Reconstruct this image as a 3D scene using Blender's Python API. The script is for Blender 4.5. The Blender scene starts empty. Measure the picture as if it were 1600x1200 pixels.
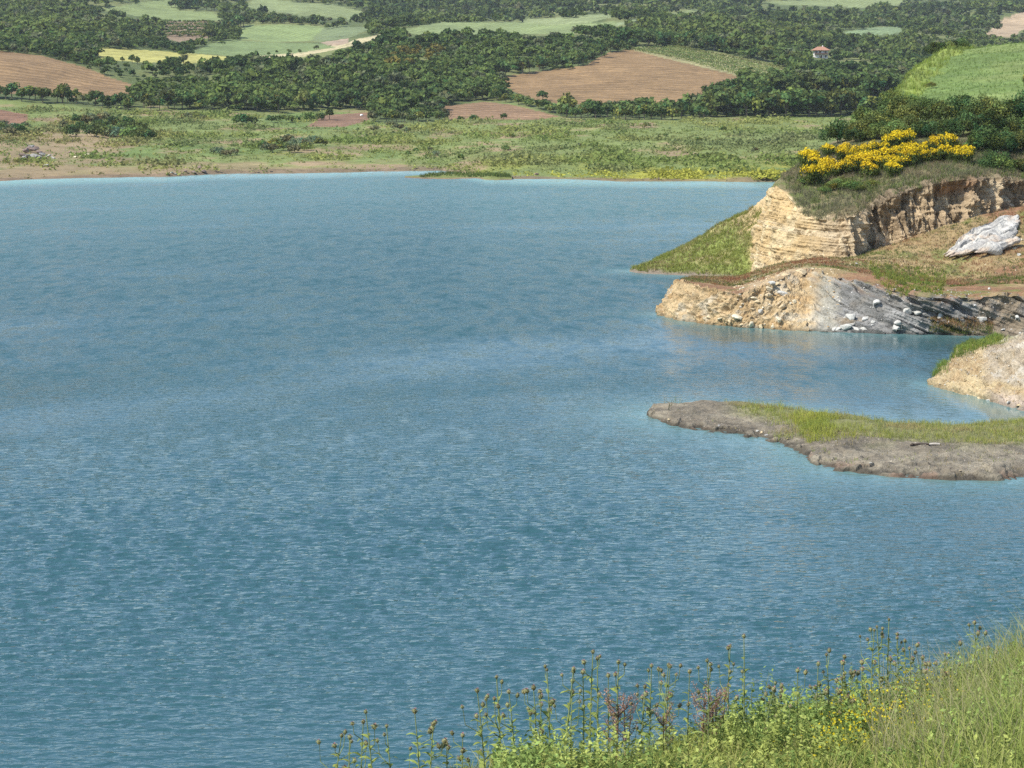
import bpy, math, numpy as np
from mathutils import Vector, Matrix
from mathutils.bvhtree import BVHTree

# ------------------------------------------------------------------ camera, sky, sun, exposure
scene = bpy.context.scene
COL = scene.collection
CAM_H, FPX, IW, IH = 23.0, 3333.33, 1600.0, 1200.0
PITCH = math.atan(470.0 / FPX)
cam_d = bpy.data.cameras.new("camera")
cam_d.sensor_width = 36.0
cam_d.lens = FPX / IW * 36.0
cam_d.clip_start = 0.5
cam_d.clip_end = 30000.0
cam = bpy.data.objects.new("camera", cam_d)
cam.location = (0, 0, CAM_H)
cam.rotation_euler = (math.radians(90) - PITCH, 0, 0)
COL.objects.link(cam)
scene.camera = cam

SUN_EL, SUN_AZ = math.radians(50), math.radians(-122)      # azimuth from +Y (view direction) towards +X
world = bpy.data.worlds.new("World")
scene.world = world
world.use_nodes = True
wn = world.node_tree
sky = wn.nodes.new("ShaderNodeTexSky")
sky.sky_type = 'NISHITA'
sky.sun_disc = False
sky.sun_elevation = SUN_EL
sky.sun_rotation = SUN_AZ
sky.altitude = 200
sky.air_density = 1.0
sky.dust_density = 0.8
sky.ozone_density = 1.4
bg = wn.nodes["Background"]
wn.links.new(sky.outputs[0], bg.inputs[0])
bg.inputs[1].default_value = 0.14
sun_d = bpy.data.lights.new("sun", 'SUN')
sun_d.energy = 4.2
sun_d.angle = math.radians(0.5)
sun_d.color = (1.0, 0.95, 0.86)
sun = bpy.data.objects.new("sun", sun_d)
sdir = Vector((math.sin(SUN_AZ) * math.cos(SUN_EL), math.cos(SUN_AZ) * math.cos(SUN_EL), math.sin(SUN_EL)))
sun.rotation_euler = sdir.to_track_quat('Z', 'Y').to_euler()
sun.location = (-50, -20, 120)
COL.objects.link(sun)
scene.view_settings.view_transform = 'Standard'
scene.view_settings.look = 'None'
scene.view_settings.exposure = 0.65
scene.view_settings.gamma = 1.0
scene.cycles.max_bounces = 6
scene.cycles.diffuse_bounces = 2
scene.cycles.glossy_bounces = 2
scene.cycles.transmission_bounces = 2
scene.cycles.volume_bounces = 0
scene.cycles.use_denoising = False
scene.cycles.sample_clamp_direct = 2.5
scene.cycles.sample_clamp_indirect = 2.5
scene.cycles.caustics_reflective = False
scene.cycles.caustics_refractive = False

# ------------------------------------------------------------------ helpers: picture <-> place
rng = np.random.default_rng(11)
SP, CP = math.sin(PITCH), math.cos(PITCH)

def ray(px, py):
    x = (np.asarray(px, float) - IW / 2) / FPX
    v = -(np.asarray(py, float) - IH / 2) / FPX
    return x + 0 * v, CP + v * SP + 0 * x, -SP + v * CP + 0 * x

def at_depth(px, py, D):
    x, y, z = ray(px, py)
    t = np.asarray(D, float) / y
    return np.stack([x * t, y * t, CAM_H + z * t], -1)

def at_height(px, py, h=0.0):
    x, y, z = ray(px, py)
    t = (h - CAM_H) / z
    return np.stack([x * t, y * t, CAM_H + z * t], -1)

def project(P):
    P = np.asarray(P, float)
    dz = P[..., 2] - CAM_H
    dep = P[..., 1] * CP - dz * SP
    v = (P[..., 1] * SP + dz * CP) / dep
    return IW / 2 + FPX * P[..., 0] / dep, IH / 2 - FPX * v

# ------------------------------------------------------------------ helpers: noise
def _hash(ix, iy, iz, seed):
    h = (ix * 374761393 + iy * 668265263 + iz * 2147483647 + seed * 1274126177) & 0xFFFFFFFF
    h = ((h ^ (h >> 13)) * 1274126177) & 0xFFFFFFFF
    h = ((h ^ (h >> 16)) * 2246822519) & 0xFFFFFFFF
    return ((h ^ (h >> 15)) & 0xFFFFFF) / float(0xFFFFFF)

def vnoise(x, y, z, seed=0):
    x, y, z = np.broadcast_arrays(np.asarray(x, float), np.asarray(y, float), np.asarray(z, float))
    ix, iy, iz = np.floor(x).astype(np.int64), np.floor(y).astype(np.int64), np.floor(z).astype(np.int64)
    fx, fy, fz = x - ix, y - iy, z - iz
    ux, uy, uz = [f * f * f * (f * (f * 6 - 15) + 10) for f in (fx, fy, fz)]
    out = 0
    for dx in (0, 1):
        wx = ux if dx else 1 - ux
        for dy in (0, 1):
            wy = uy if dy else 1 - uy
            for dz in (0, 1):
                wz = uz if dz else 1 - uz
                out = out + wx * wy * wz * _hash(ix + dx, iy + dy, iz + dz, seed)
    return out * 2 - 1

def fbm(x, y, z, octaves=4, seed=0, gain=0.5):
    a, s, tot = 1.0, 0, 0
    for o in range(octaves):
        k = 2.03 ** o
        s = s + a * vnoise(x * k + 17.3 * o, y * k - 9.1 * o, z * k + 3.7 * o, seed + o)
        tot += a
        a *= gain
    return s / tot * 1.6

def smooth(a, b, x):
    t = np.clip((x - a) / (b - a), 0, 1)
    return t * t * (3 - 2 * t)

def inside(poly, px, py):
    px, py = np.asarray(px), np.asarray(py)
    c = np.zeros(np.broadcast(px, py).shape, bool)
    n = len(poly)
    for i in range(n):
        x1, y1 = poly[i]
        x2, y2 = poly[(i + 1) % n]
        if y1 == y2:
            continue
        k = ((y1 > py) != (y2 > py)) & (px < (x2 - x1) * (py - y1) / (y2 - y1) + x1)
        c ^= k
    return c

# ------------------------------------------------------------------ helpers: meshes and objects
def mesh_np(name, V, F, mat=None, col=None, smooth_shade=False):
    """A mesh from vertex and face arrays; F may be a list of arrays of triangles and quads."""
    Fs = F if isinstance(F, list) else [F]
    V = np.ascontiguousarray(V, np.float32)
    me = bpy.data.meshes.new(name)
    me.vertices.add(len(V))
    me.vertices.foreach_set("co", V.ravel())
    loops = np.concatenate([f.ravel() for f in Fs]).astype(np.int32)
    sizes = np.concatenate([np.full(len(f), f.shape[1], np.int32) for f in Fs])
    starts = np.concatenate([[0], np.cumsum(sizes)[:-1]]).astype(np.int32)
    me.loops.add(len(loops))
    me.loops.foreach_set("vertex_index", loops)
    me.polygons.add(len(sizes))
    me.polygons.foreach_set("loop_start", starts)
    me.polygons.foreach_set("loop_total", sizes)
    me.polygons.foreach_set("use_smooth", np.full(len(sizes), smooth_shade, bool))
    me.update(calc_edges=True)
    if col is not None:
        c = np.ones((len(V), 4), np.float32)
        c[:, :3] = col
        a = me.attributes.new("Col", 'FLOAT_COLOR', 'POINT')
        a.data.foreach_set("color", c.ravel())
    if mat is not None:
        me.materials.append(mat)
    return me

def link(name, me, parent=None, loc=None):
    o = bpy.data.objects.new(name, me)
    COL.objects.link(o)
    if parent is not None:
        o.parent = parent
    if loc is not None:
        o.location = loc
    return o

def tag(o, label, cat, group=None):
    o["label"] = label
    o["category"] = cat
    if group:
        o["group"] = group
    return o

def structure(o):
    o["kind"] = "structure"
    return o

def stuff(o, label=None, cat=None):
    o["kind"] = "stuff"
    if label:
        o["label"] = label
    if cat:
        o["category"] = cat
    return o

def copy_tree(o, loc, rotz=0.0, scale=(1, 1, 1)):
    c = o.copy()
    COL.objects.link(c)
    for k in ("label", "group"):
        if k in c:
            del c[k]
    c.location, c.rotation_euler, c.scale = loc, (0, 0, rotz), scale
    for ch in o.children:
        d = ch.copy()
        COL.objects.link(d)
        d.parent = c
    return c

ORD = ["first", "second", "third", "fourth", "fifth", "sixth", "seventh", "eighth", "ninth", "tenth", "eleventh", "twelfth",
       "thirteenth", "fourteenth", "fifteenth", "sixteenth", "seventeenth", "eighteenth", "nineteenth", "twentieth"]

def ordinal(i, n):
    if n == 1:
        return "only"
    if i == 0:
        return "leftmost"
    if i == n - 1:
        return "rightmost"
    return ORD[i] + " from left"

def grid_faces(nr, nc):
    i = np.arange(nr * nc).reshape(nr, nc)
    return np.stack([i[:-1, :-1], i[:-1, 1:], i[1:, 1:], i[1:, :-1]], -1).reshape(-1, 4)

def unit(n):
    return n / np.maximum(np.linalg.norm(n, axis=-1, keepdims=True), 1e-9)

def leaf_quads(C, N, s, aspect=1.5, rg=rng):
    """Rhombus leaves: centres, normals, sizes -> verts, quads."""
    n = len(C)
    r = rg.normal(size=(n, 3))
    t = unit(np.cross(N, r))
    b = np.cross(N, t)
    s = np.asarray(s).reshape(-1, 1)
    V = np.stack([C + t * s * aspect * .5, C + b * s * .5, C - t * s * aspect * .5, C - b * s * .5], 1).reshape(-1, 3)
    return V, np.arange(n * 4).reshape(n, 4)

def blades(P, h, w, lean, rg=rng, bend=.35):
    """Grass blades: base points, height, width, lean -> verts, tris (two segments)."""
    n = len(P)
    a = rg.uniform(0, 2 * np.pi, n)
    d = np.stack([np.cos(a), np.sin(a), np.zeros(n)], -1)
    f = rg.uniform(0, 2 * np.pi, n)
    side = np.stack([np.cos(f), np.sin(f), np.zeros(n)], -1) * np.reshape(w, (-1, 1)) * .5
    h = np.reshape(h, (-1, 1)) * np.ones((n, 1))
    lean = np.reshape(lean, (-1, 1))
    up = np.array([[0, 0, 1.0]])
    mid = P + up * h * .55 + d * h * lean * .4
    tip = P + up * h * (1 - .25 * lean) + d * h * lean * (1 + bend)
    V = np.stack([P - side, P + side, mid - side * .75, mid + side * .75, tip], 1).reshape(-1, 3)
    k = np.arange(n)[:, None] * 5
    T = np.concatenate([k + np.array([[0, 1, 3]]), k + np.array([[0, 3, 2]]), k + np.array([[2, 3, 4]])])
    return V, T

def tube(pts, r0, r1, sides=5):
    pts = np.asarray(pts, float)
    n = len(pts)
    d = unit(np.gradient(pts, axis=0))
    ref = np.where(np.abs(d[:, 2:3]) > .9, np.array([[1.0, 0, 0]]), np.array([[0, 0, 1.0]]))
    a = unit(np.cross(d, ref))
    b = np.cross(d, a)
    th = np.linspace(0, 2 * np.pi, sides, endpoint=False)
    rad = np.linspace(r0, r1, n)[:, None, None]
    V = pts[:, None] + rad * (a[:, None] * np.cos(th)[None, :, None] + b[:, None] * np.sin(th)[None, :, None])
    F = []
    for i in range(n - 1):
        for j in range(sides):
            k = (j + 1) % sides
            F.append((i * sides + j, i * sides + k, (i + 1) * sides + k, (i + 1) * sides + j))
    return V.reshape(-1, 3), np.array(F)

class Bag:
    """Collects pieces of ONE mesh."""
    def __init__(self):
        self.V, self.Q, self.T, self.C, self.n = [], [], [], [], 0
    def add(self, V, F, col=(1, 1, 1)):
        F = np.asarray(F) + self.n
        (self.Q if F.shape[1] == 4 else self.T).append(F)
        self.V.append(np.asarray(V))
        self.C.append(np.broadcast_to(np.asarray(col, float), (len(V), 3)))
        self.n += len(V)
        return self
    def mesh(self, name, mat, smooth_shade=False):
        Fs = ([np.concatenate(self.Q)] if self.Q else []) + ([np.concatenate(self.T)] if self.T else [])
        return mesh_np(name, np.concatenate(self.V), Fs, mat, np.concatenate(self.C), smooth_shade)

# ------------------------------------------------------------------ materials
def new_mat(name):
    m = bpy.data.materials.new(name)
    m.use_nodes = True
    nt = m.node_tree
    nt.nodes.clear()
    out = nt.nodes.new("ShaderNodeOutputMaterial")
    return m, nt, out

def nd(nt, kind, **kw):
    n = nt.nodes.new(kind)
    for k, v in kw.items():
        setattr(n, k, v)
    return n

def noise_node(nt, scale, detail=4, rough=.6, vec=None, dist=0.0):
    n = nd(nt, "ShaderNodeTexNoise")
    n.inputs["Scale"].default_value = scale
    n.inputs["Detail"].default_value = detail
    n.inputs["Roughness"].default_value = rough
    n.inputs["Distortion"].default_value = dist
    if vec is not None:
        nt.links.new(vec, n.inputs["Vector"])
    return n

def maprange(nt, sock, a, b, c, d):
    n = nd(nt, "ShaderNodeMapRange")
    nt.links.new(sock, n.inputs[0])
    for i, v in enumerate((a, b, c, d)):
        n.inputs[i + 1].default_value = v
    return n.outputs[0]

def scale_col(nt, col, fac):
    n = nd(nt, "ShaderNodeVectorMath", operation='SCALE')
    nt.links.new(col, n.inputs[0])
    nt.links.new(fac, n.inputs["Scale"])
    return n.outputs[0]

def mul(nt, a, b):
    n = nd(nt, "ShaderNodeMath", operation='MULTIPLY')
    nt.links.new(a, n.inputs[0])
    if isinstance(b, float):
        n.inputs[1].default_value = b
    else:
        nt.links.new(b, n.inputs[1])
    return n.outputs[0]

def ground_mat(name, scales, contrast, bump_scale, bump, dist, furrow=None, rough=.95):
    """Earth, grass or rock: the base colour from Col, varied by noises of several sizes, with bump."""
    m, nt, out = new_mat(name)
    at = nd(nt, "ShaderNodeAttribute", attribute_name="Col")
    geo = nd(nt, "ShaderNodeNewGeometry")
    c = at.outputs["Color"]
    for s, k in zip(scales, contrast):
        nz = noise_node(nt, s, 5, .65, geo.outputs["Position"])
        c = scale_col(nt, c, maprange(nt, nz.outputs[0], .25, .75, 1 - k, 1 + k))
    if furrow:
        ang, sc, k = furrow
        mp = nd(nt, "ShaderNodeMapping")
        mp.inputs["Rotation"].default_value = (0, 0, ang)
        nt.links.new(geo.outputs["Position"], mp.inputs[0])
        wv = nd(nt, "ShaderNodeTexWave")
        wv.inputs["Scale"].default_value = sc
        wv.inputs["Distortion"].default_value = 2.5
        wv.inputs["Detail"].default_value = 2
        wv.inputs["Detail Scale"].default_value = .6
        nt.links.new(mp.outputs[0], wv.inputs[0])
        c = scale_col(nt, c, maprange(nt, wv.outputs[1], 0, 1, 1 - k, 1 + k))
    p = nd(nt, "ShaderNodeBsdfPrincipled")
    p.inputs["Roughness"].default_value = rough
    p.inputs["Specular IOR Level"].default_value = .15
    nt.links.new(c, p.inputs["Base Color"])
    bz = noise_node(nt, bump_scale, 6, .7, geo.outputs["Position"])
    bm = nd(nt, "ShaderNodeBump")
    bm.inputs["Strength"].default_value = bump
    bm.inputs["Distance"].default_value = dist
    nt.links.new(bz.outputs[0], bm.inputs["Height"])
    nt.links.new(bm.outputs[0], p.inputs["Normal"])
    nt.links.new(p.outputs[0], out.inputs[0])
    return m

def leaf_mat(name, trans=.28, vary=.22, hue=.03):
    """Leaves: Col times a variation of each object, light passes through a little."""
    m, nt, out = new_mat(name)
    at = nd(nt, "ShaderNodeAttribute", attribute_name="Col")
    oi = nd(nt, "ShaderNodeObjectInfo")
    c = scale_col(nt, at.outputs["Color"], maprange(nt, oi.outputs["Random"], 0, 1, 1 - vary, 1 + vary))
    hs = nd(nt, "ShaderNodeHueSaturation")
    nt.links.new(c, hs.inputs["Color"])
    fr = nd(nt, "ShaderNodeMath", operation='FRACT')
    nt.links.new(mul(nt, oi.outputs["Random"], 7.31), fr.inputs[0])
    nt.links.new(maprange(nt, fr.outputs[0], 0, 1, .5 - hue, .5 + hue), hs.inputs["Hue"])
    di = nd(nt, "ShaderNodeBsdfDiffuse")
    tr = nd(nt, "ShaderNodeBsdfTranslucent")
    mx = nd(nt, "ShaderNodeMixShader")
    mx.inputs[0].default_value = trans
    nt.links.new(hs.outputs[0], di.inputs[0])
    nt.links.new(hs.outputs[0], tr.inputs[0])
    nt.links.new(di.outputs[0], mx.inputs[1])
    nt.links.new(tr.outputs[0], mx.inputs[2])
    nt.links.new(mx.outputs[0], out.inputs[0])
    return m

def plain_mat(name, col, rough=.8, nscale=3.0, k=.15):
    m, nt, out = new_mat(name)
    geo = nd(nt, "ShaderNodeNewGeometry")
    rgb = nd(nt, "ShaderNodeRGB")
    rgb.outputs[0].default_value = (*col, 1)
    nz = noise_node(nt, nscale, 4, .6, geo.outputs["Position"])
    p = nd(nt, "ShaderNodeBsdfPrincipled")
    p.inputs["Roughness"].default_value = rough
    nt.links.new(scale_col(nt, rgb.outputs[0], maprange(nt, nz.outputs[0], .3, .7, 1 - k, 1 + k)), p.inputs["Base Color"])
    nt.links.new(p.outputs[0], out.inputs[0])
    return m

M_LAND = ground_mat("meadow_and_earth", (.012, .06, .35), (.10, .25, .30), .5, .6, .6)
M_FIELD = ground_mat("ploughed_soil", (.02, .07, .5), (.20, .28, .30), .5, .8, .5, furrow=(math.radians(100), .045, .17))
M_CROP = ground_mat("crop_field", (.02, .07, .5), (.20, .24, .28), .5, .8, .5, furrow=(math.radians(25), .06, .14))
M_ROCK = ground_mat("crumbling_rock", (.25, 1.3, 6.0), (.18, .28, .25), 3.0, .9, .25)
M_BANK = ground_mat("bank_earth", (.6, 5.0), (.2, .25), 9.0, .6, .06)
M_LEAF = leaf_mat("leaves")
M_LEAF_FINE = leaf_mat("fine_leaves", .32, .12, .015)
M_BROOM = leaf_mat("broom_leaves", .3, .12, .004)
M_BARK = plain_mat("bark", (.11, .085, .06), .9, 4.0)

def water_mat():
    m, nt, out = new_mat("lake_water")
    geo = nd(nt, "ShaderNodeNewGeometry")
    pos = geo.outputs["Position"]
    sh = nd(nt, "ShaderNodeAttribute", attribute_name="Col")        # r shallow turbid water and painted far sky sheen, g strength of the ripple
    sep = nd(nt, "ShaderNodeSeparateColor")
    nt.links.new(sh.outputs["Color"], sep.inputs[0])
    mix = nd(nt, "ShaderNodeMix", data_type='RGBA')
    mix.inputs[6].default_value = (.028, .080, .092, 1)
    mix.inputs[7].default_value = (.22, .38, .35, 1)
    nt.links.new(sep.outputs[0], mix.inputs[0])
    p = nd(nt, "ShaderNodeBsdfPrincipled")
    nt.links.new(mix.outputs[2], p.inputs["Base Color"])
    p.inputs["IOR"].default_value = 1.333
    p.inputs["Roughness"].default_value = .06
    def stretched(rot, sx, sy):
        mp = nd(nt, "ShaderNodeMapping")
        mp.inputs["Rotation"].default_value = (0, 0, math.radians(rot))
        mp.inputs["Scale"].default_value = (sx, sy, 1)
        nt.links.new(pos, mp.inputs[0])
        return mp.outputs[0]
    n1 = noise_node(nt, 1.0, 2, .6, stretched(9, .9, 2.1), .3)
    n2 = noise_node(nt, 1.0, 2, .6, stretched(-17, 2.0, 4.0), .2)
    s1 = nd(nt, "ShaderNodeMath", operation='MULTIPLY_ADD')
    nt.links.new(n2.outputs[0], s1.inputs[0]); s1.inputs[1].default_value = .45
    nt.links.new(n1.outputs[0], s1.inputs[2])
    bm = nd(nt, "ShaderNodeBump")
    bm.inputs["Distance"].default_value = .22
    nt.links.new(sep.outputs[1], bm.inputs["Strength"])
    nt.links.new(s1.outputs[0], bm.inputs["Height"])
    # far off a pixel holds many wavelets: tilt the surface by a noise directly, and let it be rougher
    n3 = noise_node(nt, 1.0, 2, .6, stretched(6, .60, .24), .3)
    off = nd(nt, "ShaderNodeVectorMath", operation='SUBTRACT')
    nt.links.new(n3.outputs["Color"], off.inputs[0]); off.inputs[1].default_value = (.5, .5, .5)
    st = nd(nt, "ShaderNodeVectorMath", operation='MULTIPLY')
    nt.links.new(off.outputs[0], st.inputs[0]); st.inputs[1].default_value = (.6, 1.2, 0)
    lean = nd(nt, "ShaderNodeVectorMath", operation='ADD')              # of steep far ripples one sees the sides that face the shore
    nt.links.new(st.outputs[0], lean.inputs[0]); lean.inputs[1].default_value = (0, -.15, 0)
    sc = scale_col(nt, lean.outputs[0], mul(nt, sep.outputs[2], sep.outputs[1]))
    ad = nd(nt, "ShaderNodeVectorMath", operation='ADD')
    nt.links.new(bm.outputs[0], ad.inputs[0]); nt.links.new(sc, ad.inputs[1])
    no = nd(nt, "ShaderNodeVectorMath", operation='NORMALIZE')
    nt.links.new(ad.outputs[0], no.inputs[0])
    nt.links.new(no.outputs[0], p.inputs["Normal"])
    nt.links.new(maprange(nt, mul(nt, sep.outputs[2], sep.outputs[1]), 0, 1, .06, .16), p.inputs["Roughness"])
    nt.links.new(p.outputs[0], out.inputs[0])
    return m
M_WATER = water_mat()

# ------------------------------------------------------------------ far land: one sheet from the far shore to beyond the hills
TAIL = [(3400, -45), (3700, -45)]
PROFILE = {                                                         # picture column: (distance, picture row of the ground there)
    -700: [(480, 290), (560, 252), (700, 210), (830, 172), (900, 140), (1000, 85), (1150, 72), (1400, 40), (1800, 5), (2600, -40)],
    0: [(480, 290), (560, 252), (700, 208), (830, 168), (870, 158), (910, 138), (1000, 83), (1100, 76), (1250, 62), (1450, 40), (1700, 15), (2000, -5), (2600, -40)],
    200: [(480, 290), (560, 250), (700, 210), (830, 176), (880, 162), (940, 145), (1000, 122), (1080, 98), (1180, 85), (1250, 72), (1450, 48), (1700, 22), (2000, 0), (2600, -35)],
    400: [(480, 288), (560, 250), (700, 212), (830, 184), (880, 172), (1000, 126), (1090, 98), (1200, 89), (1300, 80), (1420, 62), (1600, 40), (1800, 20), (2100, 0), (2600, -30)],
    600: [(480, 288), (560, 248), (700, 212), (840, 190), (880, 178), (1000, 122), (1120, 72), (1190, 54), (1350, 48), (1600, 36), (1800, 26), (2200, 5), (2600, -15)],
    800: [(480, 288), (560, 248), (700, 212), (850, 186), (900, 165), (1000, 135), (1150, 78), (1230, 55), (1400, 49), (1700, 34), (1900, 26), (2300, 5), (2700, -15)],
    1000: [(480, 288), (560, 248), (700, 212), (850, 187), (880, 180), (930, 155), (1000, 125), (1130, 80), (1210, 60), (1400, 42), (1700, 28), (2200, 10), (2700, -15)],
    1150: [(480, 288), (560, 248), (700, 212), (850, 186), (900, 166), (970, 140), (1030, 120), (1100, 104), (1150, 90), (1250, 74), (1500, 50), (2000, 25), (2700, -10)],
    1280: [(480, 288), (560, 248), (700, 212), (850, 184), (900, 168), (1000, 138), (1100, 116), (1250, 101), (1400, 88), (1600, 66), (2000, 35), (2700, -5)],
    1500: [(480, 288), (560, 248), (700, 212), (850, 184), (900, 170), (1000, 150), (1200, 115), (1400, 90), (1600, 66), (1800, 46), (2100, 30), (2700, -5)],
    2500: [(480, 288), (560, 248), (700, 212), (850, 184), (900, 165), (1000, 140), (1200, 100), (1400, 70), (1800, 30), (2700, -20)],
}
SHORE_X = np.array([-700, 0, 100, 200, 260, 330, 400, 480, 560, 600, 640, 690, 700, 760, 800, 900, 1000, 1200, 1400, 2500])
SHORE_Y = np.array([286, 282, 279, 276.5, 276, 272.5, 271, 270.5, 268.5, 267, 266.5, 266, 268, 278, 279, 281, 283, 284, 284, 284])

def box_blur(A, k, axis):
    pad = [(0, 0)] * A.ndim
    pad[axis] = (k, k)
    B = np.cumsum(np.pad(A, pad, mode='edge'), axis=axis)
    B = np.insert(B, 0, 0, axis=axis)
    n = A.shape[axis]
    hi = np.take(B, np.arange(2 * k + 1, 2 * k + 1 + n), axis=axis)
    lo = np.take(B, np.arange(0, n), axis=axis)
    return (hi - lo) / (2 * k + 1)

T_PX = np.arange(-700, 2501, 10.0)
T_D = np.concatenate([np.arange(440, 1400, 4.0), np.geomspace(1400, 3650, 180)])
_keys = sorted(PROFILE)
_rows = np.array([np.interp(T_D, *zip(*(PROFILE[k] + TAIL))) for k in _keys])
TAB = np.array([[np.interp(x, _keys, _rows[:, j]) for x in T_PX] for j in range(len(T_D))])
for _ in range(2):
    TAB = box_blur(box_blur(TAB, 3, 0), 7, 1)

def table(px, D):
    px, D = np.broadcast_arrays(np.asarray(px, float), np.asarray(D, float))
    u = np.clip((px - T_PX[0]) / 10.0, 0, len(T_PX) - 1.001)
    v = np.clip(np.interp(D, T_D, np.arange(len(T_D))), 0, len(T_D) - 1.001)
    i, j = v.astype(int), u.astype(int)
    fi, fj = v - i, u - j
    return TAB[i, j] * (1 - fi) * (1 - fj) + TAB[i + 1, j] * fi * (1 - fj) + TAB[i, j + 1] * (1 - fi) * fj + TAB[i + 1, j + 1] * fi * fj

def shore_dist(px):
    y = np.interp(px, SHORE_X, SHORE_Y)
    return at_height(px, y)[..., 1]

def far_ground(px, D):
    """The far land's point in picture column px at distance D."""
    px, D = np.broadcast_arrays(np.asarray(px, float), np.asarray(D, float))
    P = at_depth(px, table(px, D), D)
    x, y = P[..., 0], P[..., 1]
    z = P[..., 2] + smooth(600, 1000, D) * (fbm(x / 60, y / 60, 0, 3, 5) * 1.1) + smooth(1050, 1600, D) * fbm(x / 140, y / 190, 0, 3, 6) * 8.0 + fbm(x / 9, y / 14, 0, 3, 8) * .35 * smooth(505, 560, D)
    s = D - shore_dist(px) + fbm(x / 14, y / 30, 0, 3, 21) * 3.5
    bank = (.3 + .5 * smooth(-.2, .6, fbm(x / 25, 0, 0, 3, 31))) * smooth(0, 2.5, s) + .03 * np.maximum(s, 0)
    low = np.where(s < 0, s * .12, bank)
    k = smooth(20, 170, s)
    z = low * (1 - k) + np.maximum(z, .6) * k
    return np.stack([x, y, z], -1)

def far_at(px, py):
    """The far land's point seen at picture point (px, py)."""
    D = np.concatenate([np.arange(495, 1400, 1.5), np.geomspace(1400, 5000, 300)])
    _, yy = project(far_ground(np.full(D.shape, float(px)), D))
    k = np.argmax(yy <= py) if (yy <= py).any() else len(D) - 1
    return far_ground(px, D[k])

FIELDS = [  # name, albedo, material key, outline in the picture
    ("ploughed_field", (.212, .138, .070), "soil", [(-300, 78), (0, 79), (67, 87), (135, 106), (175, 122), (216, 135), (200, 148), (150, 155), (90, 150), (0, 146), (-300, 150)]),
    ("ploughed_field", (.212, .138, .068), "soil", [(777, 121), (851, 110), (918, 101), (949, 83), (983, 77), (1040, 91), (1100, 106), (1165, 122), (1120, 138), (1090, 160), (1000, 163), (880, 163), (835, 156), (790, 138)]),
    ("ploughed_field", (.215, .138, .080), "soil", [(689, 165), (756, 159), (797, 163), (875, 182), (837, 188), (702, 187)]),
    ("ploughed_field", (.210, .120, .075), "soil", [(-200, 172), (0, 172), (45, 179), (40, 193), (0, 197), (-200, 197)]),
    ("ploughed_field", (.205, .125, .080), "soil", [(500, 180), (575, 175), (577, 187), (540, 199), (480, 199)]),
    ("hay_field", (.34, .32, .10), "crop", [(145, 76), (189, 75), (236, 79), (287, 83), (364, 89), (371, 95), (304, 99), (236, 97), (162, 95)]),
    ("hay_field", (.34, .31, .12), "crop", [(61, 66), (98, 69), (95, 79), (72, 78)]),
    ("hay_field", (.40, .35, .20), "crop", [(380, 90), (479, 80), (545, 66), (560, 60), (600, 52), (602, 56), (548, 73), (479, 87), (385, 95)]),
    ("crop_field", (.150, .195, .078), "crop", [(294, 82), (351, 62), (422, 66), (506, 69), (526, 74), (479, 81), (388, 89), (331, 85)]),
    ("crop_field", (.180, .230, .090), "crop", [(365, 60), (385, 39), (472, 39), (508, 42), (485, 64), (422, 65)]),
    ("crop_field", (.145, .180, .085), "crop", [(508, 42), (585, 42), (547, 58), (500, 66), (486, 64)]),
    ("ploughed_field", (.30, .23, .16), "soil", [(500, 67), (545, 59), (543, 68), (520, 72)]),
    ("crop_field", (.180, .220, .085), "crop", [(155, 14), (220, 3), (270, 0), (280, 17), (335, 20), (346, 30), (300, 34), (236, 29)]),
    ("orchard_ground", (.225, .165, .105), "soil", [(256, 33), (335, 34), (325, 60), (280, 66), (250, 58)]),
    ("crop_field", (.175, .215, .088), "crop", [(608, 51), (682, 35), (804, 34), (905, 36), (950, 33), (1000, 36), (905, 46), (895, 53), (770, 53), (669, 55)]),
    ("crop_field", (.205, .240, .110), "crop", [(800, 32), (900, 26), (950, 21), (962, 26), (905, 38), (860, 40)]),
    ("crop_field", (.200, .240, .120), "crop", [(965, 34), (1010, 27), (1000, 36), (960, 40)]),
    ("vineyard_ground", (.27, .25, .12), "crop", [(983, 77), (1000, 73), (1056, 73), (1131, 84), (1236, 109), (1165, 122), (1100, 106), (1040, 91)]),
    ("dirt_track", (.36, .27, .17), "soil", [(1540, 52), (1570, 28), (1600, 18), (1800, 10), (1800, 40), (1600, 45), (1580, 58), (1550, 60)]),
    ("crop_field", (.185, .225, .085), "crop", [(1300, 97), (1340, 96), (1382, 98), (1370, 103), (1310, 103)]),
    ("crop_field", (.185, .220, .090), "crop", [(1190, 4), (1300, -4), (1420, -4), (1400, 10), (1350, 12), (1250, 9)]),
    ("crop_field", (.185, .220, .090), "crop", [(1037, 22), (1075, 15), (1092, 15), (1097, 24), (1060, 27)]),
    ("crop_field", (.170, .225, .110), "crop", [(1316, 50), (1360, 44), (1412, 40), (1405, 52), (1340, 56)]),
    ("crop_field", (.185, .220, .095), "crop", [(400, -3), (520, 8), (580, 20), (545, 30), (470, 24), (380, 10)]),
]
TREELINE = np.array([(-700, 150), (0, 155), (100, 163), (200, 174), (236, 165), (300, 172), (440, 178), (500, 173), (575, 173), (590, 192), (690, 192),
                     (702, 166), (760, 159), (800, 161), (880, 184), (1000, 187), (1150, 185), (1300, 182), (2500, 182)], float)

def field_of(px, py):
    idx = np.full(np.shape(px), -1)
    for i, f in enumerate(FIELDS):
        idx[inside(f[3], px, py)] = i
    return idx

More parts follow.
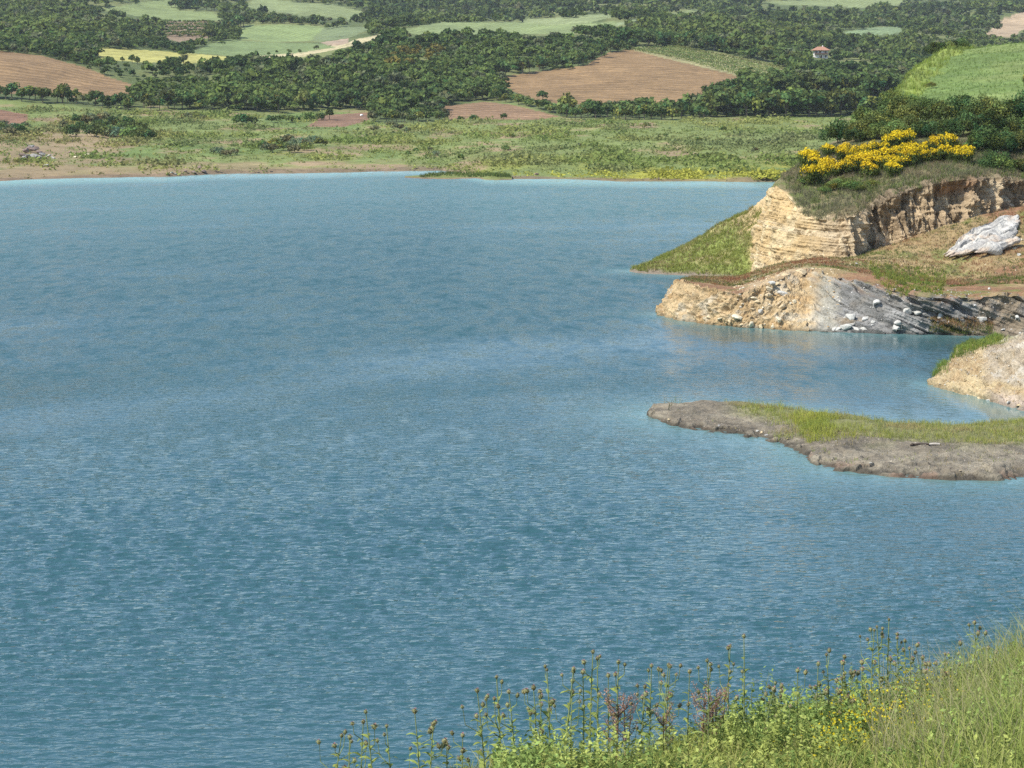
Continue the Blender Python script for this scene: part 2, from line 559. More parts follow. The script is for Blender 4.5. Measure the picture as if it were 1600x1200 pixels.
def build_far_land():
    cols = np.concatenate([np.arange(-700, -60, 16.0), np.arange(-60, 1661, 3.0), np.arange(1676, 2500, 16.0)])
    D = np.concatenate([np.arange(478, 560, 1.4), np.arange(560, 1000, 3.2), np.arange(1000, 1400, 5.0), np.geomspace(1400, 2900, 110), np.geomspace(2930, 3600, 16)])
    PX, DD = np.meshgrid(cols, D)
    P = far_ground(PX, DD)
    sx, sy = project(P)
    wob = fbm(P[..., 0] / 25, P[..., 1] / 40, 0, 3, 41) * 1.6
    tl = np.interp(sx, TREELINE[:, 0], TREELINE[:, 1])
    x, y = P[..., 0], P[..., 1]
    n1 = fbm(x / 40, y / 70, 0, 4, 51)
    n2 = fbm(x / 12, y / 25, 0, 4, 61)
    green, dry, lush = np.array([.155, .190, .060]), np.array([.255, .215, .095]), np.array([.115, .175, .052])
    earth = np.array([.26, .185, .115])
    c = green + (dry - green) * smooth(-.1, .7, n2 + .5 * n1)[..., None] * .75
    c = c + (lush - c) * smooth(.1, .7, n1)[..., None] * .7
    left = smooth(420, 120, sx)                                     # drier, browner shore on the left
    e = smooth(.1, .5, n2 + 1.1 * left * smooth(190, 235, sy) - .2)
    c = c + (earth - c) * (e * .8)[..., None]
    s = DD - shore_dist(PX)
    strip = smooth(26, 4, s + 26 * n2 + 14 * n1) * smooth(700, 480, sx)
    c = c + (np.array([.25, .185, .105]) - c) * (strip * .75)[..., None]
    yel = smooth(75, 20, s) * smooth(720, 850, sx) * smooth(-.5, .3, n2)   # yellow-green flowering strip by the water
    c = c + (np.array([.26, .26, .04]) - c) * (yel * .95)[..., None]
    mud = smooth(7, 1, s + 2 * n2)
    c = c + (np.array([.17, .125, .085]) - c) * (mud * .85)[..., None]
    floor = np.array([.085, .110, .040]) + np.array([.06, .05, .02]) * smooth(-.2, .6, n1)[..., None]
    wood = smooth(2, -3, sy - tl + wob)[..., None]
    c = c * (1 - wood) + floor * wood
    fid = field_of(sx + wob, sy + wob * .5)
    for i, f in enumerate(FIELDS):
        c[fid == i] = f[1]
    V, C = P.reshape(-1, 3), c.reshape(-1, 3)
    F = grid_faces(*PX.shape)
    q = fid.reshape(-1)[F]
    fq = np.where((q == q[:, :1]).all(1), q[:, 0], -1)
    def sub(name, faces, mat):
        used, inv = np.unique(faces, return_inverse=True)
        return structure(link(name, mesh_np(name, V[used], inv.reshape(faces.shape), mat, C[used], True)))
    sub("hills", F[fq == -1], M_LAND)
    mats = {"soil": M_FIELD, "crop": M_CROP}
    for i, f in enumerate(FIELDS):
        if (fq == i).any():
            sub(f[0], F[fq == i], mats[f[2]])
build_far_land()

# ------------------------------------------------------------------ near land: bodies lofted through lines of points
def resample(pts, n):
    pts = np.asarray(pts, float)
    k = len(pts)
    u = np.linspace(0, k - 1, n)
    i = np.clip(u.astype(int), 0, k - 2)
    t = (u - i)[:, None]
    p0, p1, p2, p3 = pts[np.clip(i - 1, 0, k - 1)], pts[i], pts[i + 1], pts[np.clip(i + 2, 0, k - 1)]
    m1, m2 = (p2 - p0) * .35, (p3 - p1) * .35
    t2, t3 = t * t, t * t * t
    return (2 * t3 - 3 * t2 + 1) * p1 + (t3 - 2 * t2 + t) * m1 + (-2 * t3 + 3 * t2) * p2 + (t3 - t2) * m2

def loft(rows, nc, seg):
    """rows: lists of 3D points (same count) -> grid (sum(seg)+1, nc, 3), row coordinate per line."""
    R = np.array([resample(r, nc) for r in rows])
    out, coord = [], []
    for i, s in enumerate(seg):
        t = np.arange(s) / s
        out.append(R[i][None] * (1 - t)[:, None, None] + R[i + 1][None] * t[:, None, None])
        coord.append(i + t)
    out.append(R[-1][None])
    coord.append([len(seg)])
    return np.concatenate(out), np.concatenate(coord)

def normals(G):
    du, dv = np.gradient(G, axis=1), np.gradient(G, axis=0)
    return unit(np.cross(du, dv))

NEAR = {}
def finish(name, G, col, mat):
    V = G.reshape(-1, 3)
    F = grid_faces(*G.shape[:2])
    o = structure(link(name, mesh_np(name, V, F, mat, col.reshape(-1, 3), False)))
    NEAR[name] = (G, BVHTree.FromPolygons(V.tolist(), F.tolist()))
    return o

def near_hit(px, py, names=None):
    x, y, z = ray(px, py)
    d = Vector((float(x), float(y), float(z))).normalized()
    best = None
    for n in (names or NEAR):
        h = NEAR[n][1].ray_cast(Vector((0, 0, CAM_H)), d)
        if h[0] is not None and (best is None or h[3] < best[3]):
            best = h
    return best

def W(px, py):
    return at_height(px, py, 0.0)
def Dp(px, py, D):
    return at_depth(px, py, D)
def below(p, dz, dy=0):
    return np.asarray(p) + np.array([0, dy, -dz])

def mixc(a, b, t):
    return a + (np.asarray(b) - a) * t[..., None]

# --- lower shelf with its little cliff at the water
def build_shelf():
    r1 = [W(1047, 468), W(1030, 491), W(1080, 504), W(1150, 511), W(1210, 515), W(1270, 518), W(1340, 521), W(1450, 523), W(1600, 527), W(1900, 535)]
    r2 = [Dp(1062, 441, 220), Dp(1061, 438, 214.5), Dp(1097, 448, 208), Dp(1150, 457, 204), Dp(1205, 441, 206), Dp(1255, 422, 211), Dp(1335, 437, 204), Dp(1450, 464, 196.5), Dp(1600, 461, 195.5), Dp(1900, 470, 193)]
    r3 = [Dp(1066, 438, 226), Dp(1067, 436, 228), Dp(1102, 438, 230), Dp(1150, 440, 228), Dp(1200, 428, 223), Dp(1262, 412, 222), Dp(1335, 416, 220), Dp(1470, 437, 218), Dp(1600, 430, 216), Dp(1900, 420, 214)]
    r4 = [Dp(1085, 433.5, 246), Dp(1090, 433, 247), Dp(1112, 433, 248), Dp(1160, 431, 247), Dp(1195, 418, 239), Dp(1270, 403, 234), Dp(1345, 396, 233), Dp(1480, 352, 236), Dp(1600, 322, 240), Dp(1900, 290, 243)]
    r0 = [below(p, 1.6, -1.0) for p in r1]
    r5 = [below(p, 3.0, 7) for p in r4]
    G, rc = loft([r0, r1, r2, r3, r4, r5], 620, [6, 70, 34, 36, 6])
    rr = np.repeat(rc[:, None], G.shape[1], 1)
    N = normals(G)
    sx, sy = project(G)
    x, y, z = G[..., 0], G[..., 1], G[..., 2]
    face = smooth(.9, 1.05, rr) * smooth(2.25, 1.95, rr)
    grey = smooth(1262, 1285, sx + 6 * fbm(x / 3, y / 3, z / 2, 3, 3))
    rough_tan = (np.abs(fbm(x * .55 - z * .3, y * .5, z * .45 + x * .2, 5, 71)) * -1.7 + .5) + fbm(x * 2.2, y * 2.2, z * 1.6, 3, 72) * .35
    st = z + .38 * x
    strata = fbm(st * 2.2, x * .25, y * .2, 3, 73) * .7 + fbm(x * .8, y * .8, z * .8, 4, 74) * .8 - np.abs(fbm(st * 1.1, x * .12, 0, 2, 75)) * .8
    ph = st * .62 + .35 * fbm(x * .22, y * .22, z * .3, 3, 78)
    led = ph - np.floor(ph)
    ph2 = (z * .9 - x * .10) * .75 + .5 * fbm(x * .3, y * .3, z * .3, 3, 79)
    led2 = ph2 - np.floor(ph2)
    disp = face * ((1 - grey) * (rough_tan * .55 + (led2 - .5) * .5) + grey * (strata * .55 + (led - .5) * .58))
    disp += (1 - face) * fbm(x * .5, y * .5, 0, 4, 76) * .22
    lump = smooth(1.3, 1.8, rr) * smooth(2.9, 2.3, rr) * smooth(1330, 1400, sx) * smooth(1520, 1440, sx)
    disp += lump * smooth(0, .3, fbm(x * .3 + z, y * .3, 0, 2, 77)) * .8
    Nh = N.copy()
    Nh[..., 2] *= .6
    G = G + Nh * disp[..., None]
    N2 = normals(G)
    n = fbm(x * .4, y * .4, z * .6, 4, 81)
    tan, ochre, pale = np.array([.43, .325, .185]), np.array([.38, .265, .135]), np.array([.46, .41, .31])
    c = mixc(np.broadcast_to(tan, G.shape), ochre, smooth(-.1, .6, n))
    c = mixc(c, pale, smooth(.1, .7, fbm(x * .7, y * .7, z * .9, 3, 82)) * .7)
    g = mixc(np.broadcast_to(np.array([.165, .162, .150]), G.shape), (.26, .255, .24), smooth(-.2, .5, fbm(st * 2, x * .3, y * .3, 4, 83)))
    g = mixc(g, (.22, .17, .11), smooth(.15, .6, fbm(x * .22, y * .22, z * .3, 3, 84)) * .8)
    lightband = smooth(1258, 1272, sx) * smooth(1318, 1296, sx)
    g = mixc(g, (.36, .34, .27), lightband * .6)
    c = mixc(c, g, grey)
    red, dry, grn = np.array([.24, .135, .075]), np.array([.30, .22, .11]), np.array([.15, .17, .05])
    t = mixc(np.broadcast_to(red, G.shape), dry, smooth(-.25, .45, fbm(x * .22, y * .22, 3, 4, 85) + smooth(2.6, 3.4, rr) * .25))
    t = mixc(t, grn, smooth(.25, .7, fbm(x * .3, y * .3, 9, 4, 86)) * .8)
    scree = smooth(1300, 1230, sx) * smooth(1150, 1185, sx) * smooth(3.6, 3.0, rr)
    t = mixc(t, (.42, .33, .20), scree * .7)
    flat = smooth(.45, .8, np.abs(N2[..., 2])) * smooth(1.7, 2.1, rr)
    c = mixc(c, t, np.maximum(flat, smooth(2.05, 2.3, rr)))
    wet = smooth(.35, .05, G[..., 2])
    c = c * (1 - .45 * wet[..., None])
    return finish("lower_shore", G, c, M_ROCK)

# --- upper cliff, its grassy top and the ground below the brooms
def build_cliff():
    base = [Dp(1168, 398, 263), Dp(1178, 428, 249), Dp(1212, 410, 240), Dp(1255, 406, 235), Dp(1300, 407, 230.5), Dp(1338, 402, 230), Dp(1356, 397, 236), Dp(1400, 386, 236), Dp(1450, 370, 237), Dp(1500, 350, 238), Dp(1555, 334, 241), Dp(1600, 326, 246), Dp(1900, 294, 249)]
    lip = [Dp(1199, 306, 262), Dp(1211, 290, 249), Dp(1236, 312, 243), Dp(1262, 338, 237), Dp(1302, 343, 232), Dp(1338, 334, 231.5), Dp(1358, 324, 237), Dp(1400, 303, 238), Dp(1450, 289, 239), Dp(1500, 281, 240), Dp(1555, 278, 243), Dp(1600, 284, 248), Dp(1900, 270, 251)]
    v1 = [Dp(1210, 292, 266), Dp(1219, 281, 252), Dp(1243, 282, 250), Dp(1275, 296, 246), Dp(1310, 300, 244), Dp(1345, 297, 245), Dp(1368, 290, 246), Dp(1410, 272, 247), Dp(1460, 264, 248), Dp(1510, 259, 250), Dp(1560, 260, 253), Dp(1600, 266, 257), Dp(1900, 250, 260)]
    v2 = [Dp(1240, 271, 275), Dp(1236, 268, 264), Dp(1252, 258, 264), Dp(1280, 252, 264), Dp(1325, 244, 264), Dp(1355, 240, 264), Dp(1380, 238, 264), Dp(1420, 235, 265), Dp(1470, 232, 266), Dp(1520, 230, 267), Dp(1560, 229, 269), Dp(1600, 228, 271), Dp(1900, 215, 275)]
    v3 = [Dp(1262, 275, 300), Dp(1262, 262, 292), Dp(1280, 240, 292), Dp(1300, 222, 292), Dp(1330, 212, 292), Dp(1360, 204, 292), Dp(1385, 198, 292), Dp(1420, 194, 292), Dp(1470, 190, 292), Dp(1520, 186, 292), Dp(1560, 184, 294), Dp(1600, 182, 296), Dp(1900, 175, 300)]
    v4 = [below(p, 12, 14) for p in v3]
    b0 = [below(p, 2.5, -1.5) for p in base]
    G, rc = loft([b0, base, lip, v1, v2, v3, v4], 680, [8, 110, 30, 36, 26, 6])
    rr = np.repeat(rc[:, None], G.shape[1], 1)
    N = normals(G)
    sx, sy = project(G)
    x, y, z = G[..., 0], G[..., 1], G[..., 2]
    face = smooth(.95, 1.1, rr) * smooth(2.12, 1.9, rr)
    along = x + .6 * y
    cols_ = -np.abs(fbm(along * .75, z * .16, 0, 4, 91)) * 2.0 + .6                # crumbling upright ribs
    cols_ += fbm(along * 2.6, z * .8, 2, 3, 92) * .45
    beds = fbm(x * .08, y * .08, z * 2.3, 3, 93) * .45                             # level beds
    lf = smooth(1345, 1290, sx)
    disp = face * ((1 - .72 * lf) * cols_ * .85 + (.35 - .05 * lf) * beds + fbm(x * .5, y * .5, z * .4, 4, 94) * .5 - smooth(.1, .45, fbm(x * .10, y * .10, z * 6.5, 3, 107)) * .05)
    over = smooth(1.72, 1.98, rr) * smooth(2.3, 2.02, rr) * smooth(1340, 1400, sx)  # turf overhangs the wall
    disp += over * 1.15 + (1 - face) * fbm(x * .4, y * .4, 0, 4, 95) * .3
    hollow = smooth(.5, .1, np.abs(fbm(along * .18, z * .2, 5, 2, 96))) * face * smooth(1380, 1420, sx)
    disp -= hollow * 1.1
    disp += face * (fbm(x * 1.6, y * 1.6, z * 1.8, 4, 105) * .45 - np.abs(fbm(x * .9, y * .9, z * .7, 3, 106)) * .5) * (.7 - .38 * lf)
    Nh = N.copy()
    Nh[..., 2] *= .5
    G = G + Nh * disp[..., None]
    n = fbm(x * .3, y * .3, z * .5, 4, 97)
    c = mixc(np.broadcast_to(np.array([.45, .33, .17]), G.shape), (.49, .39, .225), smooth(-.3, .4, n))
    brown = mixc(np.broadcast_to(np.array([.40, .305, .19]), G.shape), (.30, .225, .14), smooth(-.2, .4, fbm(x * .35, y * .35, z * .25, 4, 98)))  # right wall's brown rock, darkened a little for the shade under the lip
    brown = mixc(brown, (.54, .44, .29), smooth(.2, .6, fbm(x * .7, y * .7, z * .5, 4, 99)))
    c = mixc(c, brown, smooth(1225, 1345, sx + 25 * n))
    rust = smooth(1455, 1475, sx) * smooth(1525, 1510, sx) * smooth(1.62, 1.8, rr)
    c = mixc(c, (.38, .19, .09), rust * .45)
    thin = smooth(.1, .45, fbm(x * .10, y * .10, z * 6.5, 3, 107)) * face
    c = c * (1 - .20 * thin * smooth(-.3, .3, fbm(along * .2, z * .4, 6, 3, 108)))[..., None]
    bed = smooth(.25, .5, fbm(x * .05, y * .05, z * 2.6, 2, 100)) * lf
    c = mixc(c, (.60, .52, .38), bed * .35)
    soil = smooth(1.86, 2.0, rr) * smooth(1330, 1370, sx)
    c = mixc(c, (.14, .11, .075), soil * .7)
    veg = mixc(np.broadcast_to(np.array([.165, .150, .075]), G.shape), (.115, .135, .045), smooth(-.2, .4, fbm(x * .3, y * .3, 4, 4, 101)))
    veg = mixc(veg, (.22, .18, .10), smooth(.1, .6, fbm(x * .5, y * .5, 8, 4, 102)) * .8)
    c = mixc(c, veg, smooth(2.0, 2.16, rr + .12 * fbm(x * .8, y * .8, z * .8, 3, 103)))
    return finish("cliff", G, c, M_ROCK)

# --- the grassy point that runs down to the water behind the shelf
def build_point():
    r1 = [W(983, 424), W(1000, 427), W(1060, 430), W(1120, 433), W(1180, 436), W(1215, 438)]
    r2 = [Dp(988, 421, 263), Dp(1010, 419.5, 262), Dp(1065, 418, 259.5), Dp(1125, 413, 257), Dp(1178, 410, 255), Dp(1205, 408, 254)]
    r3 = [Dp(990, 419, 264), Dp(1025, 405, 268), Dp(1080, 381, 270), Dp(1130, 352, 271), Dp(1176, 327, 268), Dp(1213, 291, 262)]
    r4 = [Dp(990, 420, 266), Dp(1030, 405, 273), Dp(1085, 381, 276), Dp(1137, 351, 278), Dp(1180, 327, 275), Dp(1217, 291, 269)]
    r5 = [below(Dp(p[0], p[1], 285), 30) for p in [(1000, 400), (1045, 395), (1100, 390), (1160, 380), (1210, 370), (1240, 360)]]
    r0 = [below(p, 1.5, -2) for p in r1]
    G, rc = loft([r0, r1, r2, r3, r4, r5], 260, [4, 26, 34, 6, 12])
    rr = np.repeat(rc[:, None], G.shape[1], 1)
    x, y, z = G[..., 0], G[..., 1], G[..., 2]
    sx, sy = project(G)
    G = G + normals(G) * (fbm(x * .35, y * .35, z * .3, 5, 111) * .35)[..., None] * smooth(.9, 1.4, rr)[..., None]
    c = mixc(np.broadcast_to(np.array([.20, .235, .065]), G.shape), (.34, .28, .14), smooth(-.2, .5, fbm(x * .2, y * .2, z * .3, 4, 112)))
    low = smooth(1.75, 1.2, rr + .35 * fbm(x * .3, y * .3, z * .3, 3, 113))
    c = mixc(c, (.25, .165, .115), low * .75 * smooth(1150, 1090, sx))
    bare = np.maximum(smooth(1150, 1180, sx + 18 * fbm(x * .5, y * .5, z * .5, 3, 114)) * smooth(2.45, 2.75, rr), smooth(1160, 1185, sx + 8 * fbm(x * .5, y * .5, z * .5, 3, 115)) * smooth(345, 385, sy))
    c = mixc(c, (.50, .37, .20), bare)
    c = mixc(c, (.20, .17, .14), smooth(.5, .1, z) * .8)
    return finish("grassy_point", G, c, M_ROCK)

# --- the hill with the green field above the headland
def build_green_hill():
    Ds = [284, 315, 350, 390, 432, 500, 620]
    e1 = [(1325, 222), (1375, 180), (1402, 146), (1425, 113), (1470, 81), (1500, 88), (1560, 100)]
    e2 = [(1395, 200), (1420, 172), (1440, 143), (1468, 108), (1508, 75), (1540, 84), (1600, 95)]
    e3 = [(1600, 184), (1600, 150), (1600, 122), (1600, 93), (1600, 67.5), (1630, 76), (1700, 90)]
    e4 = [(2050, 172), (2050, 130), (2050, 100), (2050, 70), (2050, 45), (2080, 55), (2100, 70)]
    rows = []
    for i, D in enumerate(Ds):
        a = Dp(*e1[i], D)
        left = np.array([a[0] - (6, 8, 11, 15, 19, 22, 22)[i], a[1] + 12, -3.0])
        rows.append([left, (a * .6 + left * .4) + np.array([0, 0, 1.0]), a, Dp(*e2[i], D), Dp(*e3[i], D), Dp(*e4[i], D)])
    rows.insert(0, [below(p, 9, -3) for p in rows[0]])
    G, rc = loft(rows, 260, [4, 22, 26, 26, 26, 20, 10])
    x, y, z = G[..., 0], G[..., 1], G[..., 2]
    sx, sy = project(G)
    G = G + np.array([0, 0, 1.0]) * (fbm(x * .12, y * .12, 0, 4, 121) * .35)[..., None]
    edge_x = np.interp(y, Ds, [e[0] for e in e2])
    c = mixc(np.broadcast_to(np.array([.125, .180, .052]), G.shape), (.160, .205, .065), smooth(-.3, .4, fbm(x * .1, y * .05, 0, 4, 122)))
    rim = smooth(10, -14, sx - edge_x + 14 * fbm(x * .2, y * .1, 0, 3, 123))
    c = mixc(c, (.22, .27, .06), rim * .9)
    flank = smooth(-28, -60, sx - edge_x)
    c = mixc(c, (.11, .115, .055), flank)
    for off in (0, 2.2):                                            # wheel tracks through the young crop
        tx = 58.6 + (y - 330) * .105 + off + .35 * np.sin(y * .06)
        tr = smooth(.50, .15, np.abs(x - tx)) * smooth(336, 345, y) * smooth(418, 405, y)
        c = mixc(c, (.045, .075, .02), tr * .85)
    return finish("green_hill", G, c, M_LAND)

# --- the low spit in the near water
SPIT_FRONT = [(1030, 640), (1010, 648), (1060, 668), (1150, 681), (1198, 690), (1238, 706), (1290, 733), (1400, 745), (1500, 750), (1600, 750), (2000, 745)]
SPIT_BACK = [(1032, 637), (1026, 636), (1080, 633), (1150, 634), (1200, 638), (1250, 643), (1300, 651), (1400, 663), (1500, 667), (1600, 661), (2000, 655)]
def build_spit():
    f = [W(*p) for p in SPIT_FRONT]
    b = [W(*p) for p in SPIT_BACK]
    def at(t, h):
        return [np.array([*(p * (1 - t) + q * t)[:2], hh]) for p, q, hh in zip(f, b, h)]
    k = [.35, .5, .8, .85, .85, .9, 1, 1, 1, 1, 1]
    r2 = at(.10, [.26 * q for q in k])
    r3 = at(.38, [.50 * q for q in k])
    r4 = at(.70, [.68 * q for q in k])
    r5 = at(.93, [.40 * q for q in k])
    G, rc = loft([[below(p, 1, -1.5) for p in f], f, r2, r3, r4, r5, b, [below(p, 1, 2) for p in b]], 560, [4, 16, 34, 34, 20, 10, 4])
    rr = np.repeat(rc[:, None], G.shape[1], 1)
    x, y, z = G[..., 0], G[..., 1], G[..., 2]
    sx, sy = project(G)
    m = smooth(.8, 1.2, rr) * smooth(6.2, 5.6, rr)
    d = fbm(x * .35, y * .35, 0, 6, 131) * .20 + fbm(x * 1.6, y * 1.6, 2, 4, 137) * .07 + (smooth(.1, .4, fbm(x * .9, y * .6, 0, 3, 132)) * .25) * smooth(3, 1.6, rr)
    d -= np.abs(fbm(x * 1.1, y * 1.1, 1, 3, 133)) * .22 * smooth(2.6, 1.4, rr)
    G = G + np.array([0, -.35, 1.0]) * (d * m)[..., None]
    n = fbm(x * .35, y * .35, 0, 4, 134)
    c = mixc(np.broadcast_to(np.array([.180, .155, .115]), G.shape), (.240, .210, .155), smooth(-.3, .4, n))
    c = mixc(c, (.125, .11, .085), smooth(.1, .6, fbm(x * .8, y * .8, 3, 4, 135)) * .7)
    c = mixc(c, (.23, .165, .12), smooth(.25, .6, fbm(x * .3, y * .6, 6, 4, 136)) * smooth(2.0, 1.2, rr))
    c = mixc(c, (.17, .18, .06), smooth(3.0, 3.8, rr + .4 * n) * smooth(1110, 1200, sx) * .75)
    c = c * (1 - .55 * smooth(.28, .06, G[..., 2] + .1 * n))[..., None]
    return finish("spit", G, c, M_ROCK)

# --- the tan rock nub at the right edge
def build_nub():
    r1 = [W(1462, 594), W(1452, 602), W(1480, 610), W(1520, 621), W(1560, 631), W(1600, 643), W(1680, 665), W(1950, 730)]
    r2 = [Dp(1466, 588, 168), Dp(1460, 592, 163.5), Dp(1490, 588, 161), Dp(1530, 596, 157.5), Dp(1562, 598, 156), Dp(1606, 605, 153), Dp(1690, 620, 149), Dp(1950, 650, 136)]
    r3 = [Dp(1472, 580, 171), Dp(1470, 578, 168), Dp(1493, 556, 168), Dp(1538, 556, 163), Dp(1556, 552, 160), Dp(1606, 546, 157), Dp(1700, 540, 153), Dp(1950, 540, 142)]
    r4 = [Dp(1478, 572, 175), Dp(1479, 568, 173), Dp(1506, 543, 174), Dp(1548, 536, 172), Dp(1576, 534, 168), Dp(1612, 522, 165), Dp(1710, 500, 161), Dp(1950, 480, 150)]
    r5 = [Dp(1484, 572, 180), Dp(1485, 568, 180), Dp(1512, 540, 181), Dp(1555, 530, 181), Dp(1590, 527, 178), Dp(1630, 519, 174), Dp(1730, 495, 170), Dp(1980, 470, 160)]
    r6 = [np.array([p[0] + 2, p[1] + 9, -1.5]) for p in r5]
    G, rc = loft([[below(p, 1.5, -1) for p in r1], r1, r2, r3, r4, r5, r6], 360, [5, 34, 34, 26, 14, 14])
    rr = np.repeat(rc[:, None], G.shape[1], 1)
    x, y, z = G[..., 0], G[..., 1], G[..., 2]
    sx, sy = project(G)
    N = normals(G)
    dome = smooth(1528, 1550, sx) * smooth(1.9, 2.2, rr)
    strata = fbm(z * 1.8 + x * .7, x * .2, y * .2, 3, 141) * .45
    d = (1 - dome) * (strata - np.abs(fbm(x * .9, y * .9, z * .9, 4, 142)) * .8 + .2) + dome * (fbm(x * 1.1, y * .4, z * .12, 3, 143) * .28 + fbm(x * .5, y * .5, z * 1.3, 3, 146) * .35 - np.abs(fbm(x * 1.4, y * 1.4, z * .35, 3, 149)) * .55 + .15)
    G = G + N * (d * smooth(.8, 1.2, rr) * .75)[..., None]
    n = fbm(x * .6, y * .6, z * .8, 4, 144)
    c = mixc(np.broadcast_to(np.array([.41, .325, .19]), G.shape), (.34, .25, .14), smooth(0, .5, n))
    c = mixc(c, (.37, .315, .235), dome * .9)
    c = mixc(c, (.33, .26, .17), dome * smooth(0, .5, fbm(x * 1.6, y * .5, z * .2, 3, 147)) * .8)
    c = mixc(c, (.47, .43, .36), dome * smooth(.2, .5, fbm(x * .8, y * .8, z * .9, 3, 148)) * .7)
    c = mixc(c, (.40, .33, .27), smooth(1.9, 1.3, rr) * smooth(1530, 1570, sx) * .8)
    c = mixc(c, (.20, .21, .06), smooth(3.7, 4.1, rr + .3 * n) * smooth(1600, 1560, sx))
    c = c * (1 - .4 * smooth(.3, .0, z))[..., None]
    return finish("rock_shore", G, c, M_ROCK)

build_shelf(); build_cliff(); build_point(); build_green_hill(); build_spit(); build_nub()

# --- low green islet off the far shore
def build_islet():
    f = [W(p, q) for p, q in [(632, 277.5), (660, 279.5), (700, 280), (740, 279.5), (775, 281), (800, 281)]]
    b = [W(p, q) for p, q in [(634, 276), (660, 274.5), (700, 273), (740, 274), (775, 276), (800, 278)]]
    c1 = [np.array([*(p * .65 + q * .35)[:2], h]) for p, q, h in zip(f, b, (.15, .25, .6, .45, .5, .3))]
    c2 = [np.array([*(p * .25 + q * .75)[:2], h]) for p, q, h in zip(f, b, (.15, .25, .6, .5, .6, .4))]
    G, rc = loft([[below(p, 1, -6) for p in f], f, c1, c2, b, [below(p, 1, 6) for p in b]], 120, [2, 6, 6, 6, 2])
    x, y = G[..., 0], G[..., 1]
    G[..., 2] += fbm(x * .2, y * .1, 0, 3, 151) * .3
    c = mixc(np.broadcast_to(np.array([.14, .16, .05]), G.shape), (.18, .13, .085), smooth(.3, .05, G[..., 2]))
    return finish("islet", G, c, M_LAND)
build_islet()

# ------------------------------------------------------------------ water
def wave_rows():
    r = [52.0]
    while r[-1] < 400:
        r.append(r[-1] + .115 * max(r[-1] / 75.0, .9) ** 1.75)
    return np.array(r)

